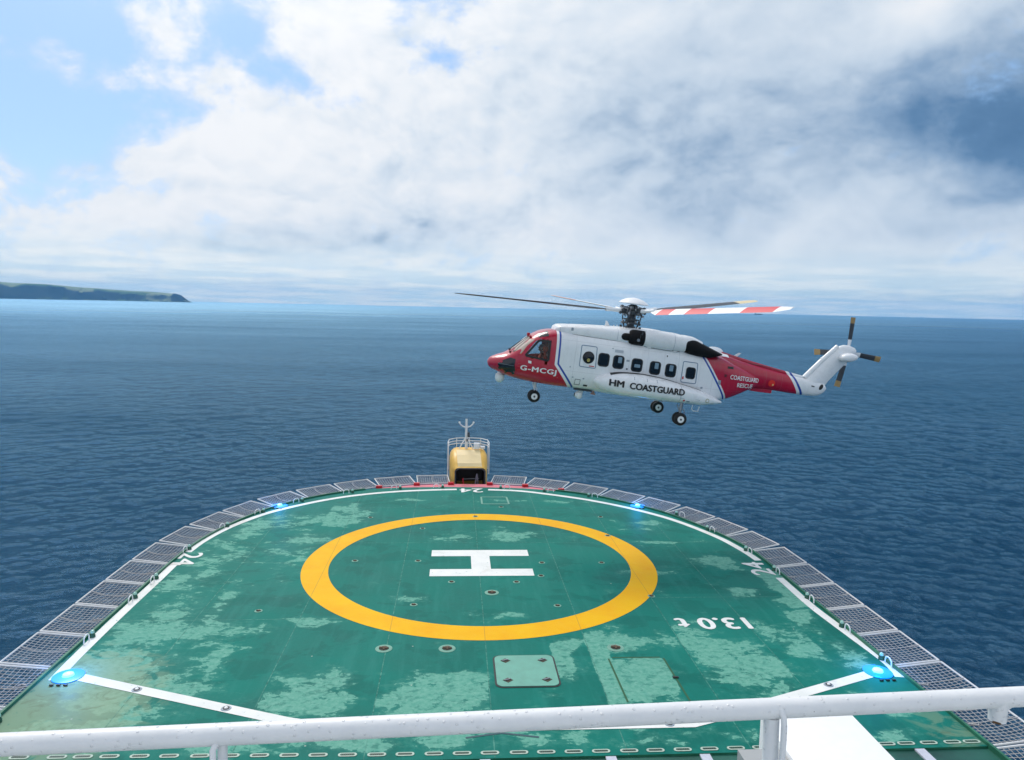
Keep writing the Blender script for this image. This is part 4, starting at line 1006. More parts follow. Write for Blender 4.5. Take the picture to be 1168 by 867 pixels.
def roundpoly(P, r, n=4):
    out = []; N = len(P)
    for i in range(N):
        p = Vector(P[i]); a = (Vector(P[i-1])-p); b = (Vector(P[(i+1) % N])-p); ra = min(r, a.length*.45); rb = min(r, b.length*.45)
        s = p+a.normalized()*ra; e = p+b.normalized()*rb
        for k in range(n+1):
            t = k/n; out.append(tuple((1-t)**2*s+2*t*(1-t)*p+t*t*e))
    return out
def scalepoly(P, d):
    c = sum((Vector(p) for p in P), Vector((0, 0)))/len(P); out = []
    for i in range(len(P)):
        a = Vector(P[i-1]); p = Vector(P[i]); b = Vector(P[(i+1) % len(P)]); t = (b-a).normalized(); nrm = Vector((t.y, -t.x))
        if nrm.dot(p-c) > 0: nrm = -nrm
        out.append(tuple(p+nrm*d))
    return out
def patch(name, P, fn, off, mt, parent, rings=4):
    """filled convex patch over a surface; fn(u, v, off) -> point"""
    c = sum((Vector(p) for p in P), Vector((0, 0)))/len(P); n = len(P); V = [fn(c.x, c.y, off)]; F = []
    for r in range(1, rings+1):
        for p in P: q = c+(Vector(p)-c)*r/rings; V.append(fn(q.x, q.y, off))
    for k in range(n): F.append((0, 1+k, 1+(k+1) % n))
    for r in range(rings-1):
        for k in range(n): F.append((1+r*n+k, 1+(r+1)*n+k, 1+(r+1)*n+(k+1) % n, 1+r*n+(k+1) % n))
    o = obj(name, V, F, mt, parent); autosmooth(o, 60); return o
def ringstrip(name, P, d, fn, off, mt, parent):
    Q = scalepoly(P, d); n = len(P); V = []
    for p in P: V += [fn(p[0], p[1], off*.2), fn(p[0], p[1], off)]
    for q in Q: V += [fn(q[0], q[1], off), fn(q[0], q[1], off*.2)]
    F = []
    for k in range(n):
        k2 = (k+1) % n
        F += [(2*k, 2*k2, 2*k2+1, 2*k+1), (2*k+1, 2*k2+1, 2*n+2*k2, 2*n+2*k), (2*n+2*k, 2*n+2*k2, 2*n+2*k2+1, 2*n+2*k+1)]
    o = obj(name, V, F, mt, parent); autosmooth(o, 30); return o

BODY = Loft([(-2.26, 1.24, 1.34, .05, 2, 2), (-2.2, 1.10, 1.46, .22, 2, 2), (-2.05, 1.00, 1.56, .42, 2, 2), (-1.85, .93, 1.66, .60, 2.1, 2.1), (-1.6, .84, 1.76, .76, 2.2, 2.3), (-1.4, .79, 1.89, .86, 2.3, 2.5),
             (-1.0, .72, 2.26, .98, 2.5, 2.8), (-.64, .68, 2.60, 1.06, 2.8, 3.1), (-.27, .65, 2.86, 1.12, 3.1, 3.4), (0, .64, 2.98, 1.15, 3.4, 3.6), (.3, .63, 3.05, 1.17, 3.7, 3.8), (.8, .62, 3.09, 1.2, 4, 4),
             (2, .62, 3.10, 1.2, 4, 4), (3.5, .56, 3.10, 1.2, 4, 4), (5.5, .53, 3.08, 1.2, 4, 4), (6.5, .56, 3.05, 1.2, 4, 4), (7.4, .68, 2.98, 1.16, 4, 3.6), (8.1, .82, 2.86, 1.08, 3.8, 3.2), (8.7, 1.0, 2.66, .97, 3.2, 3), (9.2, 1.25, 2.50, .84, 2.9, 2.9), (9.6, 1.47, 2.36, .70, 2.7, 2.9), (9.9, 1.62, 2.24, .54, 2.5, 2.8), (10.12, 1.78, 2.10, .34, 2.2, 2.2), (10.22, 1.88, 2.02, .14, 2, 2)])
def BF(a, z, off): return P3(a, BODY.y(a, z)+off, z)
def BT(a, y, off): return P3(a, y, BODY.z(a, abs(y))+off)
DOORWIN = roundpoly([(-.27, 2.55), (.22, 2.57), (.24, 1.72), (-.78, 1.82)], .09)
def hole_l(a, y, z): return y > .3 and inpoly(a, z, scalepoly(DOORWIN, -.045))
def hole_r(a, y, z): return y < -.3 and inpoly(a, z, scalepoly(DOORWIN, .03))
body = BODY.mesh('fuselage', M['livery'], heli, step=.06, n=96, holes=(hole_l, hole_r))
# cockpit tub (dark interior)
mb = MB(); mb.box((-.1, 0, 1.12), (1.5, 1.7, .06)); mb.box((-.72, 0, 1.8), (.05, 2.0, 1.9)); mb.box((1.05, 0, 1.40), (.35, 1.3, .35)); mb.build('cockpit_interior', M['dark'], heli)
BOOM = Loft([(7.3, 2.25, 3.0, .62, 2.4, 2.4), (8.3, 2.1, 2.96, .58, 2.4, 2.4), (9.3, 1.85, 2.77, .50, 2.4, 2.4), (10.0, 1.60, 2.66, .44, 2.4, 2.4), (10.85, 1.62, 2.54, .38, 2.4, 2.4), (11.43, 1.61, 2.46, .34, 2.4, 2.4), (12.34, 1.59, 2.38, .28, 2.4, 2.4), (12.96, 1.61, 2.33, .24, 2.4, 2.4), (13.2, 1.67, 2.30, .22, 2.3, 2.3), (13.4, 1.79, 2.22, .18, 2.2, 2.2), (13.51, 1.95, 2.08, .10, 2, 2)])
BOOM.mesh('tail_boom', M['livery'], heli, step=.15, n=40)
mb = MB(); mb.box((-10.38, 0, 1.56), (1.0, .34, .16), bev=.02); mb.build('boom_underside_fairing', M['livery'], heli)
# drive shaft cover along the boom top
mb = MB(); mb.tube([P3(8.3, 0, 2.95), P3(9.3, 0, 2.79), P3(10.85, 0, 2.56), P3(12.3, 0, 2.38)], [.12, .11, .10, .09], 12); mb.build('driveshaft_cover', M['livery'], heli, True, 60)
def BMF(a, z, off): return P3(a, BOOM.y(a, z)+off, z)
# cowling on the roof
COWL = Loft([(.42, 2.98, 3.12, .45, 2.6, 4), (.47, 2.95, 3.24, .62, 2.8, 4), (.6, 2.92, 3.31, .76, 3, 4), (1.1, 2.88, 3.37, .90, 3.2, 4), (2.0, 2.86, 3.46, .98, 3.2, 4), (3.2, 2.82, 3.55, 1.0, 3.2, 4), (3.7, 2.8, 3.58, .98, 3.2, 4), (4.2, 2.8, 3.60, .80, 3.0, 4), (5.0, 2.78, 3.60, .76, 3, 4), (6.0, 2.75, 3.54, .70, 2.8, 4), (6.6, 2.72, 3.38, .60, 2.5, 4), (7.2, 2.66, 3.18, .5, 2.4, 4), (7.8, 2.6, 3.06, .46, 2.4, 4), (8.5, 2.5, 2.98, .42, 2.2, 4)])
COWL.mesh('engine_cowling', M['heli_white'], heli, step=.2, n=48)
def CF(a, z, off): return P3(a, COWL.y(a, z)+off, z)
mb = MB(); mb.tube([CF(a, 2.985-.02*(a-1.1), -.004) for a in np.linspace(1.15, 3.5, 14)], .016, 6); mb.build('cowling_gap', M['dark'], heli)
mb = MB(); mb.tube([CF(3.12, z, .0) for z in np.linspace(3.0, 3.5, 7)], .008, 5); mb.tube([CF(.62, z, .0) for z in np.linspace(3.0, 3.25, 5)], .008, 5); mb.box(tuple(CF(1.12, 3.2, .01)), (.10, .012, .13)); mb.build('cowling_joint', M['seam_grey'], heli)
# engines, intakes, exhausts
for s in (1, -1):
    NAC = Loft([(4.28, 2.90, 3.56, .33, 2.2, 2.2), (4.45, 2.86, 3.61, .38, 2.3, 2.3), (5.0, 2.84, 3.64, .40, 2.3, 2.3), (5.55, 2.83, 3.62, .40, 2.3, 2.3), (5.62, 2.85, 3.58, .38, 2.3, 2.3), (6.1, 2.87, 3.60, .38, 2.3, 2.3), (6.45, 2.90, 3.57, .34, 2.2, 2.2), (6.9, 3.0, 3.42, .24, 2.2, 2.2)], .93)
    nac = NAC.mesh('engine_nacelle', M['heli_white'], heli, step=.15, n=32, mirror=(s < 0))
    mb = MB(); mb.lathe(P3(3.62, s*.93, 3.21), (-1, 0, 0), [(0, .20), (.04, .28), (.14, .325), (.3, .335), (.62, .335), (.70, .30)], 28); mb.lathe(P3(3.28, s*.97, 3.19), (-1, 0, 0), [(0, .03), (.03, .09), (.08, .135), (.16, .158), (.40, .155)], 22)
    it = mb.build('engine_intake', M['exhaust'], heli, True)
    mb = MB(); mb.lathe(P3(3.98, s*1.24, 3.12), (0, s, 0), [(0, .07), (.045, .065)], 14); mb.build('intake_port', M['steel'], it)
    mb = MB(); mb.box((-4.05, s*1.265, 3.3), (.02, .01, .22)); mb.box((-4.12, s*1.24, 3.42), (.05, .03, .12)); mb.build('intake_clip', M['darksteel'], it)
    mb = MB(); P = []
    for a in np.linspace(4.35, 5.95, 12):
        zz_ = [z for z in np.linspace(2.80, 3.08, 57) if NAC.y(a, max(z, NAC.par(a)[0]+.004)) <= BODY.y(a, z)]
        z = max(zz_) if zz_ else 2.92; P.append(P3(a, s*(BODY.y(a, z)+.006), z))
    mb.tube(P, .013, 5); mb.build('nacelle_shadow_joint', M['darksteel'], nac)  # joint under the nacelle, its shadow line added as a dark tube
    mb = MB(); ringp = [p for p in NAC.ring(5.585, 28)]; mb.tube([(p.x, s*p.y*1.004, p.z) for p in ringp], .007, 5, closed=True); mb.build('nacelle_joint', M['seam_grey'], nac)
    EX = Loft([(5.93, 3.10, 3.28, .18, 2, 2), (5.99, 2.98, 3.42, .33, 2, 2), (6.16, 2.86, 3.55, .43, 2.1, 2.1), (6.45, 2.78, 3.53, .46, 2.1, 2.1), (6.9, 2.74, 3.36, .44, 2.2, 2.2), (7.3, 2.74, 3.21, .40, 2.2, 2.2), (7.65, 2.84, 3.09, .30, 2.2, 2.2), (7.9, 2.93, 3.01, .14, 2, 2)], .90)
    ex = EX.mesh('engine_exhaust', M['exhaust'], heli, step=.1, n=32, mirror=(s < 0), deg=50)
    mb = MB()
    for a in (4.55, 5.75): mb.ell(P3(a, s*1.08, 2.86-.02*(a-4.5)), .10, .07, .045, 10, 6)
    mb.build('cowling_latch', M['heli_white'], nac, True)
mb = MB(); mb.ell(P3(8.12, -.50, 3.05), .42, .22, .18, 16, 10); mb.build('rear_fairing', M['heli_white'], heli, True)

# sponsons
SP = [(2.30, 1.09, 1.19, .16, 2, 2), (2.36, 1.0, 1.28, .32, 2.2, 2.2), (2.6, .82, 1.43, .52, 2.4, 2.4), (2.96, .72, 1.57, .68, 2.6, 2.6), (3.54, .66, 1.67, .85, 2.9, 2.9), (4.3, .65, 1.70, .93, 3, 3), (5.2, .65, 1.64, .95, 3, 3), (6.08, .65, 1.50, .92, 3, 3), (7.0, .66, 1.33, .76, 2.8, 2.8), (7.7, .74, 1.12, .50, 2.5, 2.5), (8.15, .83, .95, .22, 2.2, 2.2)]
for s in (1, -1):
    SPL = Loft(SP, 1.0); sp = SPL.mesh('sponson', M['heli_white'], heli, step=.12, n=48, mirror=(s < 0))
    if s > 0:
        S_ = SPL
        mb = MB()
        A_ = np.linspace(2.95, 7.1, 40); rows = []
        for a in A_:
            w = .16*min(1, (7.3-a)/2.6)+.02; y1 = min(1.0+SPL.par(a)[2]*.72, 1.30+w)
            rows.append([P3(a, 1.15, SPL.z(a, 1.16)+.006), P3(a, (1.15+y1)/2, SPL.z(a, (1.15+y1)/2)+.006), P3(a, y1, SPL.z(a, y1)+.006)])
        V = [v for r_ in rows for v in r_]; F = [(i*3+k, i*3+k+1, i*3+k+4, i*3+k+3) for i in range(len(rows)-1) for k in range(2)]
        wk = obj('sponson_walkway', V, F, M['dark'], sp)
        def SF(a, z, off): return P3(a, S_.y(a, z)+off, z)
        mb = MB(); mb.tube([SF(6.02, z, .002) for z in np.linspace(.70, 1.46, 12)], .009, 5); mb.build('sponson_joint', M['seam_grey'], sp)
        patch('refuel_panel', roundpoly([(6.05, .93), (6.92, .93), (6.92, .72), (6.05, .72)], .03), SF, .008, M['heli_white'], sp)
        ringstrip('refuel_panel_edge', roundpoly([(6.04, .94), (6.93, .94), (6.93, .71), (6.04, .71)], .03), .012, SF, .010, M['seam_grey'], sp)
        patch('round_sign', [(6.2+.045*math.cos(t), .84+.045*math.sin(t)) for t in np.linspace(0, 6.28, 12, endpoint=False)], SF, .014, M['red_paint'], sp, 1)
        patch('small_sign', [(6.33, .83), (6.48, .83), (6.48, .78), (6.33, .78)], SF, .014, M['seal_blue'], sp, 1)
        for a_ in (3.9, 4.45, 4.9): patch('small_sign', [(a_, 1.56), (a_+.03, 1.56), (a_+.03, 1.45), (a_, 1.45)], SF, .006, M['seam_grey'], sp, 1)
        o = patch('round_light', [(7.32+.10*math.cos(t), .93+.10*math.sin(t)) for t in np.linspace(0, 6.28, 20, endpoint=False)], SF, .010, mat('light_rim', (.45, .46, .33), .5), sp, 2)
        patch('light_lens', [(7.32+.06*math.cos(t), .93+.06*math.sin(t)) for t in np.linspace(0, 6.28, 16, endpoint=False)], SF, .02, M['white_paint'], o, 1)
        mb = MB(); mb.tube([P3(6.76, 1.5, .66), P3(6.74, 1.5, .47), P3(6.84, 1.5, .40), P3(7.04, 1.5, .41), P3(7.06, 1.5, .62)], .018, 6); mb.build('foot_step', M['white_paint'], sp, True)

# windows -----------------------------------------------------------
def rr2(ca, cz, w, h, r): return [(ca+x, cz+z) for x, z in rrect(0, 0, w, h, r, 4)]
glass_b = mat('pane_reflection', (.20, .29, .36), .12, coat=.5)
for i, (a, z) in enumerate(((2.61, 2.08), (3.27, 2.065), (4.10, 2.04), (4.92, 2.02), (5.63, 2.0))):
    P = rr2(a, z, .50, .585, .14)
    w = ringstrip('cabin_window', P, .055, BF, .012, M['frame_black'], heli)
    patch('window_pane', scalepoly(P, .045), BF, .006, M['cabin_glass'], w)
    if i: patch('reflection_patch', rr2(a+(.06 if i % 2 else .02), z+(.10 if i != 2 else -.03), .17 if i != 2 else .26, .26 if i != 2 else .14, .03), BF, .0075, glass_b, w, 2)  # reflection painted as a pale patch on the pane
for (pts, nm) in (([(1.56, 2.61), (2.27, 2.61), (2.32, 1.65), (1.57, 1.66)], 'f'), ([(6.13, 2.49), (6.82, 2.49), (6.86, 1.545), (6.14, 1.55)], 'r')):
    P = roundpoly(pts, .09); d = ringstrip('cabin_door', P, .035, BF, .014, M['seal_blue'], heli)
    patch('door_panel', scalepoly(P, .03), BF, .008, M['heli_white'], d)
    if nm == 'f':
        C = [(1.935+.255*math.cos(t), 2.10+.265*math.sin(t)) for t in np.linspace(0, 2*math.pi, 28, endpoint=False)]
        w = ringstrip('bubble_window', C, .03, BF, .03, M['frame_black'], heli)
        mb = MB(); V = []; c_ = BF(1.935, 2.10, 0); mb.ell((0, 0, 0), .235, .11, .245, 24, 14); vs_ = [(v[0]+c_.x, v[1]+c_.y-.01, v[2]+c_.z) for v in mb.v]; m2 = MB(); m2.add(vs_, mb.f); m2.build('bubble_glass', M['cabin_glass'], w, True, 80)
        o = patch('crew_seen_inside', [(1.93+.07*math.cos(t), 1.99+.08*math.sin(t)) for t in np.linspace(0, 6.28, 10, endpoint=False)], lambda a, z, off: P3(a, BODY.y(a, z)+off, z), .098, mat('crew_yellow', (.40, .33, .10), .6), w, 1)
        patch('red_sign', [(2.0, 1.76), (2.24, 1.76), (2.24, 1.72), (2.0, 1.72)], BF, .012, M['red_paint'], d, 1)
    else:
        P = rr2(6.54, 2.0, .44, .52, .12); w = ringstrip('cabin_window', P, .05, BF, .018, M['frame_black'], heli); patch('window_pane', scalepoly(P, .04), BF, .013, M['cabin_glass'], w)
        patch('red_sign', [(6.19, 1.80), (6.24, 1.84), (6.27, 1.72), (6.20, 1.68)], BF, .012, M['red_paint'], d, 1)
# cockpit side window : real glass in a black frame
w = ringstrip('cockpit_window', scalepoly(DOORWIN, -.035), .085, BF, .022, M['frame_black'], heli); patch('window_pane', scalepoly(DOORWIN, .02), BF, .010, M['glass'], w, 5)
# windshield: centre panes over the top surface, side panes, eyebrow windows
SH = roundpoly([(-1.24, 1.915), (-.95, 1.85), (-.42, 2.56), (-.60, 2.555)], .03)
w = ringstrip('windshield_side', scalepoly(SH, -.03), .04, BF, .014, M['red_paint'], heli); patch('pane', SH, BF, .010, M['shield_glass'], w, 4)
for s in (1, -1):
    Q = roundpoly([(-1.33, s*.05), (-.60, s*.05), (-.60, s*.56), (-1.22, s*.66)], .05)
    w = ringstrip('windshield_front', scalepoly(Q, -.035), .045, BT, .016, M['frame_black'], heli); patch('pane', Q, BT, .011, M['shield_glass'], w, 5)
mb = MB(); mb.tube([BT(-1.34, .08, .05), BT(-1.0, .16, .07), BT(-.66, .30, .05)], .012, 5); mb.tube([BT(-1.34, .52, .05), BT(-1.0, .50, .07), BT(-.66, .44, .05)], .012, 5); mb.box(tuple(BT(-1.38, .1, .04)), (.08, .06, .07)); mb.box(tuple(BT(-1.38, .5, .03)), (.08, .06, .07)); mb.build('wiper', M['dark'], heli)
mb = MB(); mb.box(tuple(BT(-.62, 0, .07)), (.13, .12, .14), bev=.02); mb.box(tuple(BT(-.60, .52, .05)), (.10, .14, .08), bev=.02); mb.build('wire_cutter', M['red_paint'], heli)
EB = roundpoly([(-.38, 2.715), (-.12, 2.86), (.12, 2.955), (.13, 2.76), (-.15, 2.705)], .03)
patch('eyebrow_window', EB, BF, .010, M['black_gloss'], heli, 3)
EBT = roundpoly([(-.35, .58), (.10, .60), (.14, .95), (-.28, .90)], .04)
patch('eyebrow_window', EBT, BT, .008, M['black_gloss'], heli, 3)
NB = roundpoly([(-1.86, 1.30), (-1.62, 1.50), (-1.36, 1.64), (-1.14, 1.60), (-1.16, 1.36), (-1.10, 1.12), (-1.10, .92), (-1.48, .92), (-1.80, 1.08)], .04)
nb_ = patch('nose_side_panel', NB, BF, .008, M['black_gloss'], heli, 4)
mb = MB(); mb.tube([BF(a, 1.32-.02*(a+1.86), .012) for a in np.linspace(-1.84, -1.18, 8)], .006, 4); mb.build('panel_joint', M['seam_grey'], nb_)
mb = MB()
for i in range(3): mb.tube([BF(-1.03, 1.44-.14*i, .02), BF(-.90, 1.46-.14*i, .03)], .012, 5)
mb.build('vent_fin', M['red_paint'], heli)
patch('small_sign', [(-.62, 1.63), (-.48, 1.62), (-.47, 1.51), (-.60, 1.52)], BF, .008, M['heli_text_white'], heli, 1)
def small(nm, a, z, w_, h_, m_, F_=BF, off=.008): return patch(nm, [(a-w_/2, z+h_/2), (a+w_/2, z+h_/2), (a+w_/2, z-h_/2), (a-w_/2, z-h_/2)], F_, off, m_, heli, 1)
small('vent_grille', 3.24, 2.53, .38, .12, mat('grille', (.42, .46, .50), .5)); small('small_vent', 3.68, 2.18, .14, .08, M['seam_grey']); small('small_vent', 3.68, 1.82, .07, .07, M['darksteel']); small('small_vent', 7.95, 1.75, .12, .20, M['seam_grey']); small('small_vent', 7.15, 1.42, .10, .08, M['seam_grey'])
small('small_vent', 8.42, 2.45, .32, .10, M['dark']); small('small_vent', 8.2, 2.08, .12, .12, mat('dark_red', (.12, .004, .015), .5)); small('small_vent', 1.38, 1.17, .07, .05, M['seam_grey']); small('small_vent', 1.86, 1.16, .07, .05, M['seam_grey']); small('small_vent', 2.0, .86, .18, .08, M['dark']); small('small_vent', 1.2, 1.6, .05, .05, M['seam_grey']); small('small_vent', 2.95, 2.62, .06, .04, M['seam_grey'], off=.01); small('small_vent', 5.4, 2.6, .05, .07, M['darksteel'])
ringstrip('step_panel', rr2(1.62, .98, .24, .26, .02), .02, BF, .012, M['darksteel'], heli)
small('red_light_base', .72, 1.06, .02, .02, M['seam_grey'])
# tail details
o = patch('red_beacon', [(10.70+.17*math.cos(t), 1.96+.16*math.sin(t)) for t in np.linspace(0, 6.28, 18, endpoint=False)], BMF, .03, mat('beacon_red', (.75, .03, .02), .25, coat=.5), heli, 2)
patch('beacon_lens', [(10.76+.045*math.cos(t), 1.90+.05*math.sin(t)) for t in np.linspace(0, 6.28, 10, endpoint=False)], BMF, .05, mat('beacon_tan', (.8, .45, .2), .3), o, 1)
patch('tail_opening', [(13.19+.11*math.cos(t), 2.07+.12*math.sin(t)+.06*math.cos(t)) for t in np.linspace(0, 6.28, 16, endpoint=False)], BMF, .012, M['dark'], heli, 1)
patch('tail_vent', [(12.68, 2.10), (12.86, 2.08), (12.84, 2.03), (12.70, 2.04)], BMF, .01, M['darksteel'], heli, 1)
mb = MB(); mb.add([P3(8.72, .015, 2.84), P3(8.95, .015, 2.86), P3(9.20, .008, 3.12), P3(9.08, .008, 3.12), P3(8.72, -.015, 2.84), P3(8.95, -.015, 2.86), P3(9.20, -.008, 3.12), P3(9.08, -.008, 3.12)], [(0, 1, 2, 3), (7, 6, 5, 4), (0, 4, 5, 1), (1, 5, 6, 2), (2, 6, 7, 3), (3, 7, 4, 0)]); mb.build('blade_antenna', M['heli_white'], heli)
mb = MB(); mb.tube([P3(8.42, .3, 2.70), P3(8.55, .15, 2.92), P3(8.66, 0, 2.95)], .012, 5); mb.tube([P3(8.5, .3, 2.66), P3(9.3, .2, 2.72), P3(10.4, .12, 2.68), P3(11.2, .1, 2.56)], .010, 5); mb.build('wire_antenna', M['darksteel'], heli)
mb = MB(); mb.add([P3(2.72, .012, 3.50), P3(2.95, .012, 3.52), P3(2.80, .006, 3.74), P3(2.74, .006, 3.75), P3(2.72, -.012, 3.50), P3(2.95, -.012, 3.52), P3(2.80, -.006, 3.74), P3(2.74, -.006, 3.75)], [(0, 1, 2, 3), (7, 6, 5, 4), (0, 4, 5, 1), (1, 5, 6, 2), (2, 6, 7, 3), (3, 7, 4, 0)]); mb.tube([P3(3.1, .1, 3.5), P3(3.1, .1, 3.6)], .03, 8); mb.tube([P3(3.3, -.1, 3.5), P3(3.3, -.1, 3.62)], .025, 8); mb.build('roof_antenna', M['heli_white'], heli)

# lettering
def wrap_text(name, txt, a0, z0, w_, h_, fn, mt, bold=.02, space=1.0, off=.012, slope=0.0):
    V, F = text_mesh(txt, bold, space); V[:, 0] *= w_/V[:, 0].max(); V[:, 1] *= h_/V[:, 1].max()
    return obj(name, [fn(a0+x, z0+y+slope*x, off+q_) for x, y, q_ in V], F, mt, heli)
wrap_text('registration_lettering', 'G-MCGJ', -.91, 1.115, 1.56, .285, BF, M['heli_text_white'], bold=.035, space=1.12, slope=-.01)
wrap_text('side_lettering', 'HM', 2.88, 1.06, .62, .285, SF, M['heli_text_black'], bold=.045, off=.03)
wrap_text('side_lettering', 'COASTGUARD', 3.73, 1.045, 2.44, .285, SF, M['heli_text_black'], bold=.045, off=.02)
def RF(a, z, o_): return P3(a, max(BODY.y(min(a, 10.05), min(z, BODY.par(min(a, 10.05))[1]-.02)), BOOM.y(a, z))+o_, z)
wrap_text('rescue_lettering', 'COASTGUARD', 8.44, 1.955, 1.60, .20, RF, M['heli_text_white'], slope=-.03)
wrap_text('rescue_lettering', 'RESCUE', 8.86, 1.63, .86, .19, RF, M['heli_text_white'])

# pylon, stabiliser, tail rotor
def pylon():
    S = [((12.30, 2.28), (13.45, 2.12), .20), ((12.45, 2.42), (13.60, 2.38), .19), ((13.07, 3.20), (14.08, 3.02), .18), ((13.60, 3.84), (14.48, 3.55), .175), ((13.84, 4.06), (14.64, 3.78), .17), ((14.02, 4.13), (14.70, 3.93), .13), ((14.25, 4.14), (14.60, 4.05), .05)]
    n = 24; V = []; F = []
    for f, b_, t in S:
        f = Vector(f); b_ = Vector(b_); c = (f+b_)/2; h = (b_-f)/2
        for k in range(n):
            th = 2*math.pi*k/n; cx = math.cos(th); pr = 1.0 if cx < 0 else .75
            yy = t*math.copysign(abs(math.sin(th))**.8, math.sin(th))*(1.0-.35*max(cx, 0))
            q = c+h*cx; V.append(P3(q.x, yy, q.y))
    for i in range(len(S)-1):
        for k in range(n): F.append((i*n+k, i*n+(k+1) % n, (i+1)*n+(k+1) % n, (i+1)*n+k))
    F.append(tuple(range(n))); F.append(tuple(range((len(S)-1)*n, len(S)*n)))
    o = obj('tail_pylon', V, F, M['heli_white'], heli); autosmooth(o, 50); return o
py = pylon()
mb = MB(); mb.tube([P3(12.42, 0, 2.40), P3(13.07, 0, 3.24), P3(13.74, 0, 4.02)], [.13, .12, .11], 14); mb.build('pylon_shaft_cover', M['heli_white'], py, True, 60)
mb = MB(); mb.ell(P3(13.08, 0, 3.36), .07, .06, .08, 10, 8); mb.tube([P3(12.30, .05, 2.42), P3(12.55, .05, 2.52)], .05, 8); mb.build('pylon_beacon', M['white_paint'], py, True)
def stab():
    n = 22; V = []; F = []; S = [(.05, 1.0, 1.0), (.30, 1.0, 1.0), (.45, .93, .93), (.55, .76, .76), (.60, .45, .45)]
    for y, s1, s2 in S:
        for k in range(n):
            th = 2*math.pi*k/n; c, s_ = math.cos(th), math.sin(th)
            V.append(P3(14.18+.42*s1*c, y, 3.59+.06*c*s1+.205*s2*s_*(1-.1*c)))
    for i in range(len(S)-1):
        for k in range(n): F.append((i*n+k, i*n+(k+1) % n, (i+1)*n+(k+1) % n, (i+1)*n+k))
    F.append(tuple(range((len(S)-1)*n, len(S)*n)))
    o = obj('stabiliser', V, F, M['heli_white'], heli); autosmooth(o, 60)
stab()
tr_c = P3(14.55, -.42, 3.80)
trh = MB(); trh.lathe(P3(14.5, -.05, 3.80), (0, -1, 0), [(0, .22), (.2, .20), (.3, .13), (.48, .12), (.52, .06)], 18); trh = trh.build('tail_rotor_hub', M['heli_white'], heli, True)
for k, an in enumerate((92, -4, 186, 262)):
    a_ = R(an); d = Vector((-math.cos(a_), 0, math.sin(a_))); pn = Vector((-math.sin(a_)*-1, 0, math.cos(a_))); t = Vector((math.sin(a_), 0, math.cos(a_)))
    t = Vector((d.z, 0, -d.x)); 
    def tb(r0, r1, c0, c1, mt, nm, par):
        V = []; F = []; n = 10; sec = [(r0, c0), ((r0+r1)/2, (c0+c1)/2), (r1, c1)]
        for r_, c_ in sec:
            for j in range(n):
                th = 2*math.pi*j/n; q = tr_c+d*r_+t*(math.cos(th)*c_/2)+Vector((0, 1, 0))*(math.sin(th)*c_*.09+math.cos(th)*c_*.10)
                V.append(q)
        for i in range(2):
            for j in range(n): F.append((i*n+j, i*n+(j+1) % n, (i+1)*n+(j+1) % n, (i+1)*n+j))
        F.append(tuple(range(n))); F.append(tuple(range(2*n, 3*n))); o = obj(nm, V, F, mt, par); autosmooth(o, 50); return o
    b0 = tb(.12, .62, .12, .22, M['heli_white'], 'tail_rotor_blade', heli); tb(.62, 1.38, .22, .25, M['blade_dark'], 'blade_middle', b0); tb(1.38, 1.66, .25, .27, M['tan'], 'blade_tip', b0)

# main rotor
HUB = P3(3.87, 0, 4.20)
mb = MB(); mb.lathe(P3(3.87, 0, 3.45), (0, 0, 1), [(0, .34), (.08, .30), (.12, .17), (.5, .15), (.8, .15)], 20); mb.build('rotor_mast', M['darksteel'], heli, True)
mb = MB(); mb.lathe(P3(3.87, 0, 3.74), (0, 0, 1), [(0, .30), (.02, .42), (.07, .42), (.09, .26), (.17, .26), (.18, .36), (.24, .36), (.25, .2)], 22)
for k in range(4):
    a_ = R(22+90*k+30); c, s = math.cos(a_), math.sin(a_)
    mb.tube([HUB+Vector((c*.40, s*.40, -.42)), HUB+Vector((c*.46, s*.46, .02))], .028, 6); mb.ell(HUB+Vector((c*.43, s*.43, -.42)), .06, .06, .05, 8, 6); mb.box(HUB+Vector((c*.46, s*.46, -.62)), (.09, .09, .16))
    a2 = R(60+90*k); mb.tube([HUB+Vector((math.cos(a2)*.26, math.sin(a2)*.26, -.70)), HUB+Vector((math.cos(a2)*.34, math.sin(a2)*.34, -.44))], .035, 6)
mb.build('swashplate', M['darksteel'], heli, True)
mb = MB(); mb.lathe(HUB+Vector((0, 0, -.06)), (0, 0, 1), [(0, .20), (.03, .36), (.10, .40), (.20, .40), (.24, .34), (.30, .20), (.46, .17), (.48, .10)], 24)
mb.build('rotor_hub', M['darksteel'], heli, True)
mb = MB(); mb.lathe(HUB+Vector((0, 0, .44)), (0, 0, 1), [(0, .66), (.015, .675), (.05, .64), (.12, .55), (.20, .40), (.25, .24), (.275, .10), (.28, .02)], 32); mb.build('hub_dome', M['white_paint'], heli, True)
mb = MB()
for k in range(4):
    a_ = R(22+90*k+45); c, s = math.cos(a_), math.sin(a_)
    mb.tube([HUB+Vector((c*.2, s*.2, .22)), HUB+Vector((c*.52, s*.52, .26))], .07, 8); mb.ell(HUB+Vector((c*.50, s*.50, .28)), .10, .10, .07, 10, 6)
mb.build('hub_damper', M['steel'], heli, True)
mb = MB()
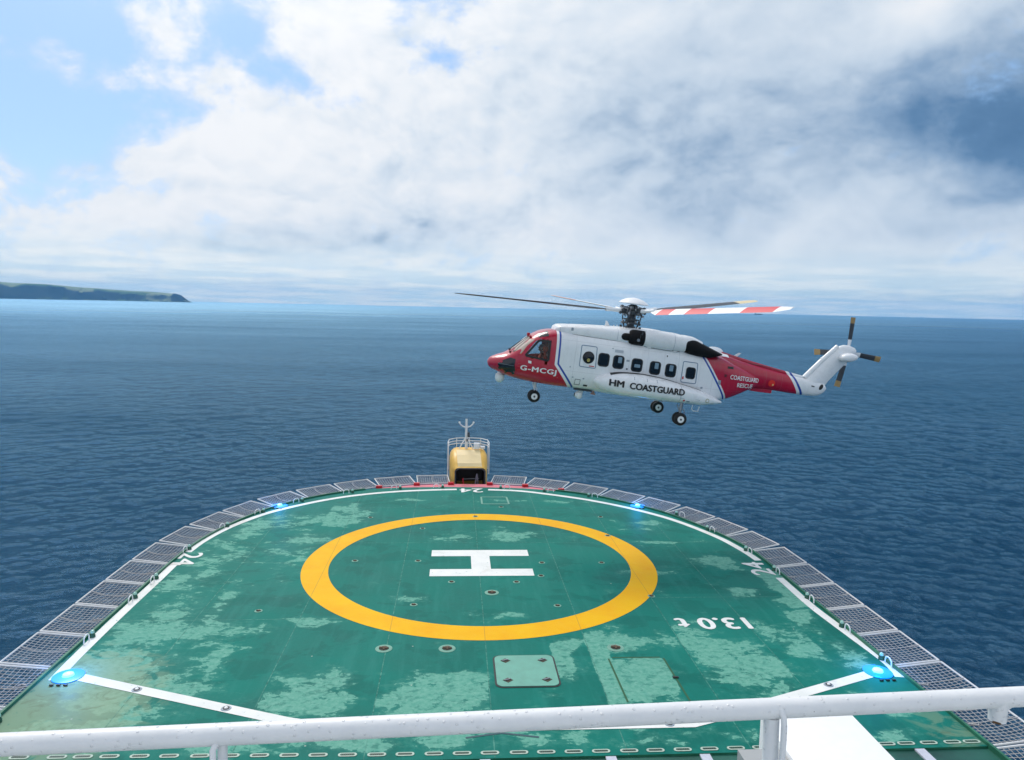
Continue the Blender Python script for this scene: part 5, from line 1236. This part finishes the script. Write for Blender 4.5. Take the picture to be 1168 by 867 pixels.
for k in range(8):
    a_ = R(15+45*k); c, s = math.cos(a_), math.sin(a_); r_ = .30+.08*(k % 2)
    mb.tube([HUB+Vector((c*.18, s*.18, .36)), HUB+Vector((c*r_, s*r_, .30-.05*(k % 3))), HUB+Vector((c*(r_+.08), s*(r_+.08), .06)), HUB+Vector((c*.30, s*.30, -.16))], .018, 5)
    mb.box(HUB+Vector((c*(r_+.12), s*(r_+.12), -.06+.07*(k % 3))), (.08, .08, .10), rot=Matrix.Rotation(a_, 3, 'Z'))
    mb.ell(HUB+Vector((c*.40, s*.40, -.34-.1*(k % 2))), .05, .05, .05, 8, 5)
mb.build('hub_fittings', M['steel'], heli, True)
stripes_rw = [(1.45, 2.2, 'w'), (2.2, 3.15, 'r'), (3.15, 4.6, 'w'), (4.6, 6.2, 'w'), (6.2, 7.7, 'r'), (7.7, 8.58, 'w')]
bl_red = mat('blade_red', (.62, .05, .06), .45); bl_white = mat('blade_white', (.78, .78, .78), .4)
def blade(psi, beta, kind, pitch):
    d = Vector((math.cos(R(psi))*math.cos(R(beta)), math.sin(R(psi))*math.cos(R(beta)), math.sin(R(beta))))
    lead = Vector((-math.sin(R(psi)), math.cos(R(psi)), 0))         # rotor turns anticlockwise seen from above
    upv = d.cross(lead)
    def pt(r, x, y, pit):       # x towards the leading edge, y up
        c, s = math.cos(R(pit)), math.sin(R(pit))
        bend = .012*(r/8.58)**2*8.58*(-1 if beta > 3 else 1)*.0
        return HUB+Vector((0, 0, .10))+d*r+lead*(x*c-y*s)+upv*(x*s+y*c+bend)
    # cuff
    mb = MB(); P = [HUB+Vector((0, 0, .10))+d*r for r in (.25, .5, .8, 1.15, 1.45)]; mb.tube(P, [.13, .12, .085, .075, .09], 12)
    b0 = mb.build('rotor_blade', M['heli_white'], heli, True)
    mb = MB(); mb.box(HUB+Vector((0, 0, .10))+d*.52, (.26, .26, .22), rot=Matrix.Rotation(R(psi), 3, 'Z'), bev=.03); mb.ell(HUB+Vector((0, 0, .16))+d*.62+lead*.14, .09, .09, .08, 10, 6); mb.ell(HUB+Vector((0, 0, .02))+d*.72+lead*.10, .07, .07, .07, 10, 6); mb.build('blade_grip', M['darksteel'], b0, True)
    prof = []; n = 9
    for j in range(n+1):                     # upper surface from the leading to the trailing edge, then back
        t = (1-math.cos(math.pi*j/n))/2; th = .6*(.2969*math.sqrt(t)-.126*t-.3516*t*t+.2843*t**3-.1015*t**4); prof.append((.25-t, th+.008*(1-t)))
    for j in range(n-1, 0, -1):
        t = (1-math.cos(math.pi*j/n))/2; th = .6*(.2969*math.sqrt(t)-.126*t-.3516*t*t+.2843*t**3-.1015*t**4); prof.append((.25-t, -th*.6))
    def chord(r): return .20+.34*min(1, max(0, (r-1.35)/.55)) if r < 1.9 else (.54 if r < 8.1 else .54-.30*(r-8.1)/.48)
    def section(r): return [pt(r, x*chord(r), y*chord(r), pitch-(.9*(r-1.4))) for x, y in prof]
    def piece(r0, r1, mt, nm, par):
        rs_ = list(np.linspace(r0, r1, max(3, int((r1-r0)/.35)+1))); V = []; F = []; m = len(prof)
        for r in rs_: V += section(r)
        for i in range(len(rs_)-1):
            for j in range(m): F.append((i*m+j, i*m+(j+1) % m, (i+1)*m+(j+1) % m, (i+1)*m+j))
        F.append(tuple(range(m))[::-1]); F.append(tuple((len(rs_)-1)*m+j for j in range(m))); o = obj(nm, V, F, mt, par); autosmooth(o, 45); return o
    if kind == 'stripe':
        for (a, b, c) in ((1.35, 1.9, 'w'), (1.9, 2.7, 'r'), (2.7, 3.6, 'w'), (3.6, 4.9, 'r'), (4.9, 6.5, 'w'), (6.5, 8.0, 'r'), (8.0, 8.58, 'w')): piece(a, b, bl_red if c == 'r' else bl_white, 'blade_stripe', b0)
    elif kind == 'dark': piece(1.35, 8.58, M['blade_dark'], 'blade_skin', b0)
    elif kind == 'darktip': piece(1.35, 6.9, M['blade_dark'], 'blade_skin', b0); piece(6.9, 8.58, mat('tip_cream', (.72, .60, .36), .5), 'blade_tip', b0)
    else: piece(1.35, 5.5, bl_white, 'blade_skin', b0); piece(5.5, 8.58, mat('tip_pink', (.70, .42, .36), .5), 'blade_tip', b0)
blade(21.5, -1.7, 'dark', 9); blade(114, 5.9, 'stripe', 33); blade(209, 9.6, 'darktip', 9); blade(286, 1.9, 'pale', 9)

# undercarriage
def wheel(a, l, u, r=.275, w_=.17):
    mb = MB(); mb.lathe(P3(a, l-w_/2, u), (0, 1, 0), [(0, r*.62), (.01, r*.86), (w_*.2, r*.98), (w_*.5, r), (w_*.8, r*.98), (w_-.01, r*.86), (w_, r*.62)], 28); o = mb.build('wheel', M['rubber'], heli, True)
    mb = MB(); mb.lathe(P3(a, l-w_/2-.004, u), (0, 1, 0), [(0, r*.30), (.0, r*.52), (w_+.008, r*.52), (w_+.012, r*.30)], 22); mb.build('rim', M['white_paint'], o, True)
    mb = MB(); mb.lathe(P3(a, l-w_/2-.02, u), (0, 1, 0), [(0, r*.16), (w_+.04, r*.16)], 12); mb.build('axle_cap', M['darksteel'], o)
for l in (.14, -.14): wheel(0.0, l, 0, .27, .15)
mb = MB(); mb.tube([P3(-.03, 0, .72), P3(0, 0, .36)], .06, 10); mb.tube([P3(0, 0, .40), P3(0, 0, .02)], .035, 10); mb.tube([P3(0, -.16, 0), P3(0, .16, 0)], .04, 8); mb.tube([P3(-.14, 0, .62), P3(-.03, 0, .3)], .02, 6); mb.tube([P3(.08, .03, .4), P3(.10, .03, .25), P3(.04, .03, .1)], .018, 6); mb.build('nose_gear_leg', M['white_paint'], heli, True)
for s in (1, -1):
    wheel(6.22, s*1.46, 0, .28, .17); wheel(6.22, s*1.74, 0, .28, .17)
    mb = MB(); mb.tube([P3(6.22, s*1.6, .75), P3(6.22, s*1.6, .38)], .075, 10); mb.tube([P3(6.22, s*1.6, .42), P3(6.22, s*1.6, .0)], .045, 10); mb.tube([P3(6.22, s*1.42, 0), P3(6.22, s*1.80, 0)], .05, 8); mb.tube([P3(6.34, s*1.6, .44), P3(6.42, s*1.6, .26), P3(6.28, s*1.6, .08)], .022, 6); mb.tube([P3(6.05, s*1.55, .6), P3(6.18, s*1.6, .3)], .025, 6); mb.build('main_gear_leg', M['steel'], heli, True)
# turrets
mb = MB(); mb.lathe(P3(-1.62, 0, .90), (0, 0, -1), [(0, .13), (.10, .15), (.12, .20), (.30, .205), (.40, .17), (.46, .10), (.485, .02)], 24); mb.build('nose_camera_ball', M['white_paint'], heli, True)
mb = MB(); mb.box((-1.95, .55, .56), (.2, .16, .16), bev=.02); mb.lathe(P3(1.90, .55, .52), (0, 0, -1), [(0, .10), (.05, .15), (.22, .155), (.30, .10), (.32, .02)], 18); sl_ = mb.build('searchlight', M['white_paint'], heli, True)
mb = MB(); mb.lathe(P3(1.95, .55, .36), (1, 0, 0), [(0, .12), (.2, .11), (.24, .09)], 16); mb.build('light_barrel', M['white_paint'], sl_, True)
mb = MB(); mb.lathe(P3(1.705, .55, .36), (1, 0, 0), [(0, .08), (.012, .08)], 14); mb.build('light_glass', M['dark'], sl_)
mb = MB(); mb.tube([P3(2.56, .3, .62), P3(2.56, .3, .50)], .02, 6); mb.add([P3(2.44, .3, .44), P3(2.70, .3, .42), P3(2.60, .3, .60), P3(2.44, .33, .44), P3(2.70, .33, .42), P3(2.60, .33, .60)], [(0, 1, 2), (5, 4, 3), (0, 3, 4, 1), (1, 4, 5, 2), (2, 5, 3, 0)]); mb.build('belly_antenna', mat('pink_antenna', (.45, .22, .18), .6), heli)
mb = MB(); mb.box((-2.0, .7, .62), (.8, .25, .06), bev=.01); mb.build('belly_rail', M['darksteel'], heli)

# ================================================================== CREW
def person(l, lean, label, suit, helm, headturn=0):
    hip = Vector((-.22, l, 1.33))
    J = {'pelvis': hip, 'belly': hip+Vector((.01, 0, .18)), 'chest': hip+Vector((.04, 0, .40)), 'neck': hip+Vector((.06, 0, .58)), 'headb': hip+Vector((.08, 0, .68)), 'headt': hip+Vector((.09, 0, .84))}
    order = ['pelvis', 'belly', 'chest', 'neck', 'headb', 'headt']; V = [J[k] for k in order]; E_ = [(i, i+1) for i in range(5)]; rad = [.16, .15, .17, .065, .09, .085]
    for s in (1, -1):
        b = len(V); V += [hip+Vector((.03, s*.20, .47)), hip+Vector((.16, s*.27, .24)), hip+Vector((.42, s*.20, .20)), hip+Vector((.50, s*.18, .22))]; rad += [.075, .055, .042, .04]; E_ += [(2, b), (b, b+1), (b+1, b+2), (b+2, b+3)]
        b = len(V); V += [hip+Vector((.05, s*.10, -.02)), hip+Vector((.46, s*.13, .03)), hip+Vector((.60, s*.12, -.20)), hip+Vector((.74, s*.12, -.20))]; rad += [.10, .075, .055, .045]; E_ += [(0, b), (b, b+1), (b+1, b+2), (b+2, b+3)]
    me = bpy.data.meshes.new('person'); me.from_pydata([tuple(v) for v in V], E_, []); o = bpy.data.objects.new('person', me); COL.objects.link(o)
    md = o.modifiers.new('s', 'SKIN'); md.use_smooth_shade = True
    for i, d in enumerate(me.skin_vertices[0].data): d.radius = (rad[i], rad[i]*(1.15 if i in (1, 2) else 1)); d.use_root = (i == 0)
    o.modifiers.new('u', 'SUBSURF').levels = 1; o.modifiers['u'].render_levels = 1
    bpy.context.view_layer.update(); m2 = bpy.data.meshes.new_from_object(o.evaluated_get(bpy.context.evaluated_depsgraph_get()))
    bpy.data.objects.remove(o); o = bpy.data.objects.new('person', m2); COL.objects.link(o); m2.materials.clear(); m2.materials.append(suit)
    o.matrix_world = HM; tag(o, label, 'person')
    hd = J['headt']; mb = MB(); mb.ell(hd+Vector((-.01, 0, .0)), .145, .125, .145, 20, 12); mb.build('helmet', helm, o, True)
    mb = MB(); mb.ell(hd+Vector((.07, 0, -.02)), .09, .10, .07, 14, 8); mb.build('visor', M['black_gloss'], o, True)
    mb = MB(); mb.ell(hd+Vector((.075, 0, -.11)), .065, .06, .06, 12, 8); mb.build('face', M['skin'], o, True)
    mb = MB()
    for s in (1, -1): mb.ell(hip+Vector((.53, s*.17, .23)), .05, .035, .03, 10, 6)
    mb.build('glove', M['dark'], o, True)
    return o
person(.50, 0, 'pilot in an orange suit and orange helmet seated at the near cockpit window', M['orange'], mat('orange_helmet', (.70, .10, .02), .35, coat=.4))
person(-.50, 0, 'crew member in orange suit and pale grey helmet, far side of cockpit', M['orange'], M['helmet'])
for l in (.50, -.50):
    mb = MB(); mb.box((-.30, l, 1.20), (.46, .46, .12), bev=.03); mb.box((-.52, l, 1.55), (.10, .44, .70), bev=.03); mb.box((-.54, l, 2.0), (.08, .24, .20), bev=.03); mb.build('pilot_seat', M['darksteel'], heli, True)
